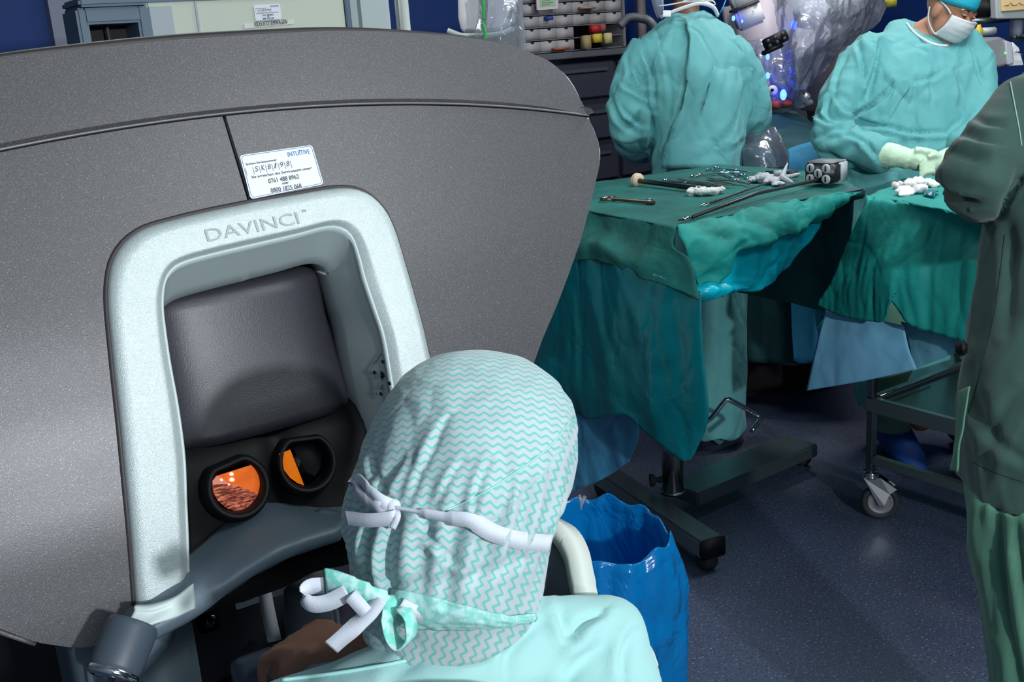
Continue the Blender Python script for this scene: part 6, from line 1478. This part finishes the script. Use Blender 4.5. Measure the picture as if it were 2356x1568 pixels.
# ------------------------------------------------------------------ equipment at the upper right
mo = thing('monitor', 'light grey framed screen with amber display at the top right corner', 'monitor', P(2330, 60, 5.0))
shape([(2288, -60), (2400, -60), (2400, 42), (2292, 44)], 4.9, 4.96, 'bezel', mat('bezel_grey', (150, 158, 160), .5), mo, .008)
shape([(2304, -50), (2400, -50), (2400, 18), (2306, 26)], 4.885, 4.9, 'screen', mat('screen_amber', (190, 165, 120), .5, emit=((200, 170, 120), .25)), mo, .002)
for k in range(5): mesh_obj('trace', *tube([P(2310+10*k, 14-k, 4.88), P(2316+10*k, 12-2*(k % 2)*3, 4.88), P(2320+10*k, 14-k, 4.88)], .0015, 6), mat('trace_brown', (120, 80, 40), .5), mo)
mesh_obj('bracket', *box(P(2340, 62, 5.0), (.05, .05, .09), None, .006), LP, mo)
mesh_obj('arm', *tube([P(2340, 78, 5.0), P(2330, 84, 5.0), P(2400, 90, 5.1)], .02, 12), STEELD, mo)
sh2 = thing('wall_rail', 'dark equipment rail behind the turquoise cap', 'rail', P(2290, 45, 5.3))
mesh_obj('rail', *box(P(2270, 47, 5.3), (.22, .10, .03), (LAT, DEP, ZZ), .004), STEELD, sh2)
mesh_obj('socket_block', *box(P(2276, 20, 5.3), (.12, .08, .10), (LAT, DEP, ZZ), .01), BLACK, sh2)
mesh_obj('knob', *lathe(P(2284, 37, 5.2), -DEP, ((.001, 0), (.016, 0), (.018, .02), (.001, .025))), CHROME, sh2)
dv = thing('infusion_device', 'pale grey medical device with tiny green light at right, above the tunic', 'device', P(2305, 150, 4.7))
shape([(2262, 90), (2300, 84), (2318, 92), (2326, 148), (2300, 155), (2272, 152), (2262, 140)], 4.6, 4.8, 'housing', mat('device_grey', (118, 120, 124), .5), dv, .012)
shape([(2312, 92), (2330, 98), (2334, 146), (2318, 150)], 4.58, 4.7, 'front_panel', mat('device_light', (168, 170, 178), .4), dv, .006)
shape([(2330, 96), (2345, 110), (2356, 150), (2322, 152)], 4.6, 4.64, 'tray', WHITE, dv, .004)
mesh_obj('status_light', *disc(P(2313, 122, 4.585), .004, DEP, .004, 10), mat('green_led', (60, 255, 90), .5, emit=((90, 255, 90), 4)), dv)
mesh_obj('tube', *tube(catmull([P(2335, 118, 4.55), P(2350, 122, 4.55), P(2375, 130, 4.6)], 12), .004, 8), CHROME, dv)
bt = P(2252, 72, 4.9)
tag(mesh_obj('yellow_bottle', *lathe(bt, ZZ, ((.001, -.04), (.018, -.04), (.018, .01), (.01, .02), (.008, .03), (.001, .03)), 16), mat('bottle_yellow', (214, 178, 50), .4)), 'small yellow bottle beside the pale wall hooks right of the mask', 'bottle')
tag(mesh_obj('hook_strip', *box(P(2274, 72, 4.9), (.07, .03, .035), (LAT, DEP, ZZ), .006), mat('hook_white', (170, 176, 172), .5)), 'pale ribbed hook strip right of the yellow bottle', 'hooks')
tag(mesh_obj('storage_block', *box(P(2050, 2, 4.6), (.04, .04, .05), (LAT, DEP, ZZ), .004), YEL), 'yellow block just left of the masked person\'s head', 'block')
# ------------------------------------------------------------------ tidy: put each one-mesh thing's origin at its base
for o in list(bpy.data.objects):
    if o.type == 'MESH' and o.parent is None and o.data.users == 1 and not o.children and o.get('kind') != 'structure':
        vs = o.data.vertices
        lo = Vector((min(v.co.x for v in vs)+max(v.co.x for v in vs), min(v.co.y for v in vs)+max(v.co.y for v in vs), 0))/2
        lo.z = min(v.co.z for v in vs)
        o.data.transform(Matrix.Translation(-lo)); o.location = lo
for o in bpy.data.objects:
    if '_o' in o: del o['_o']
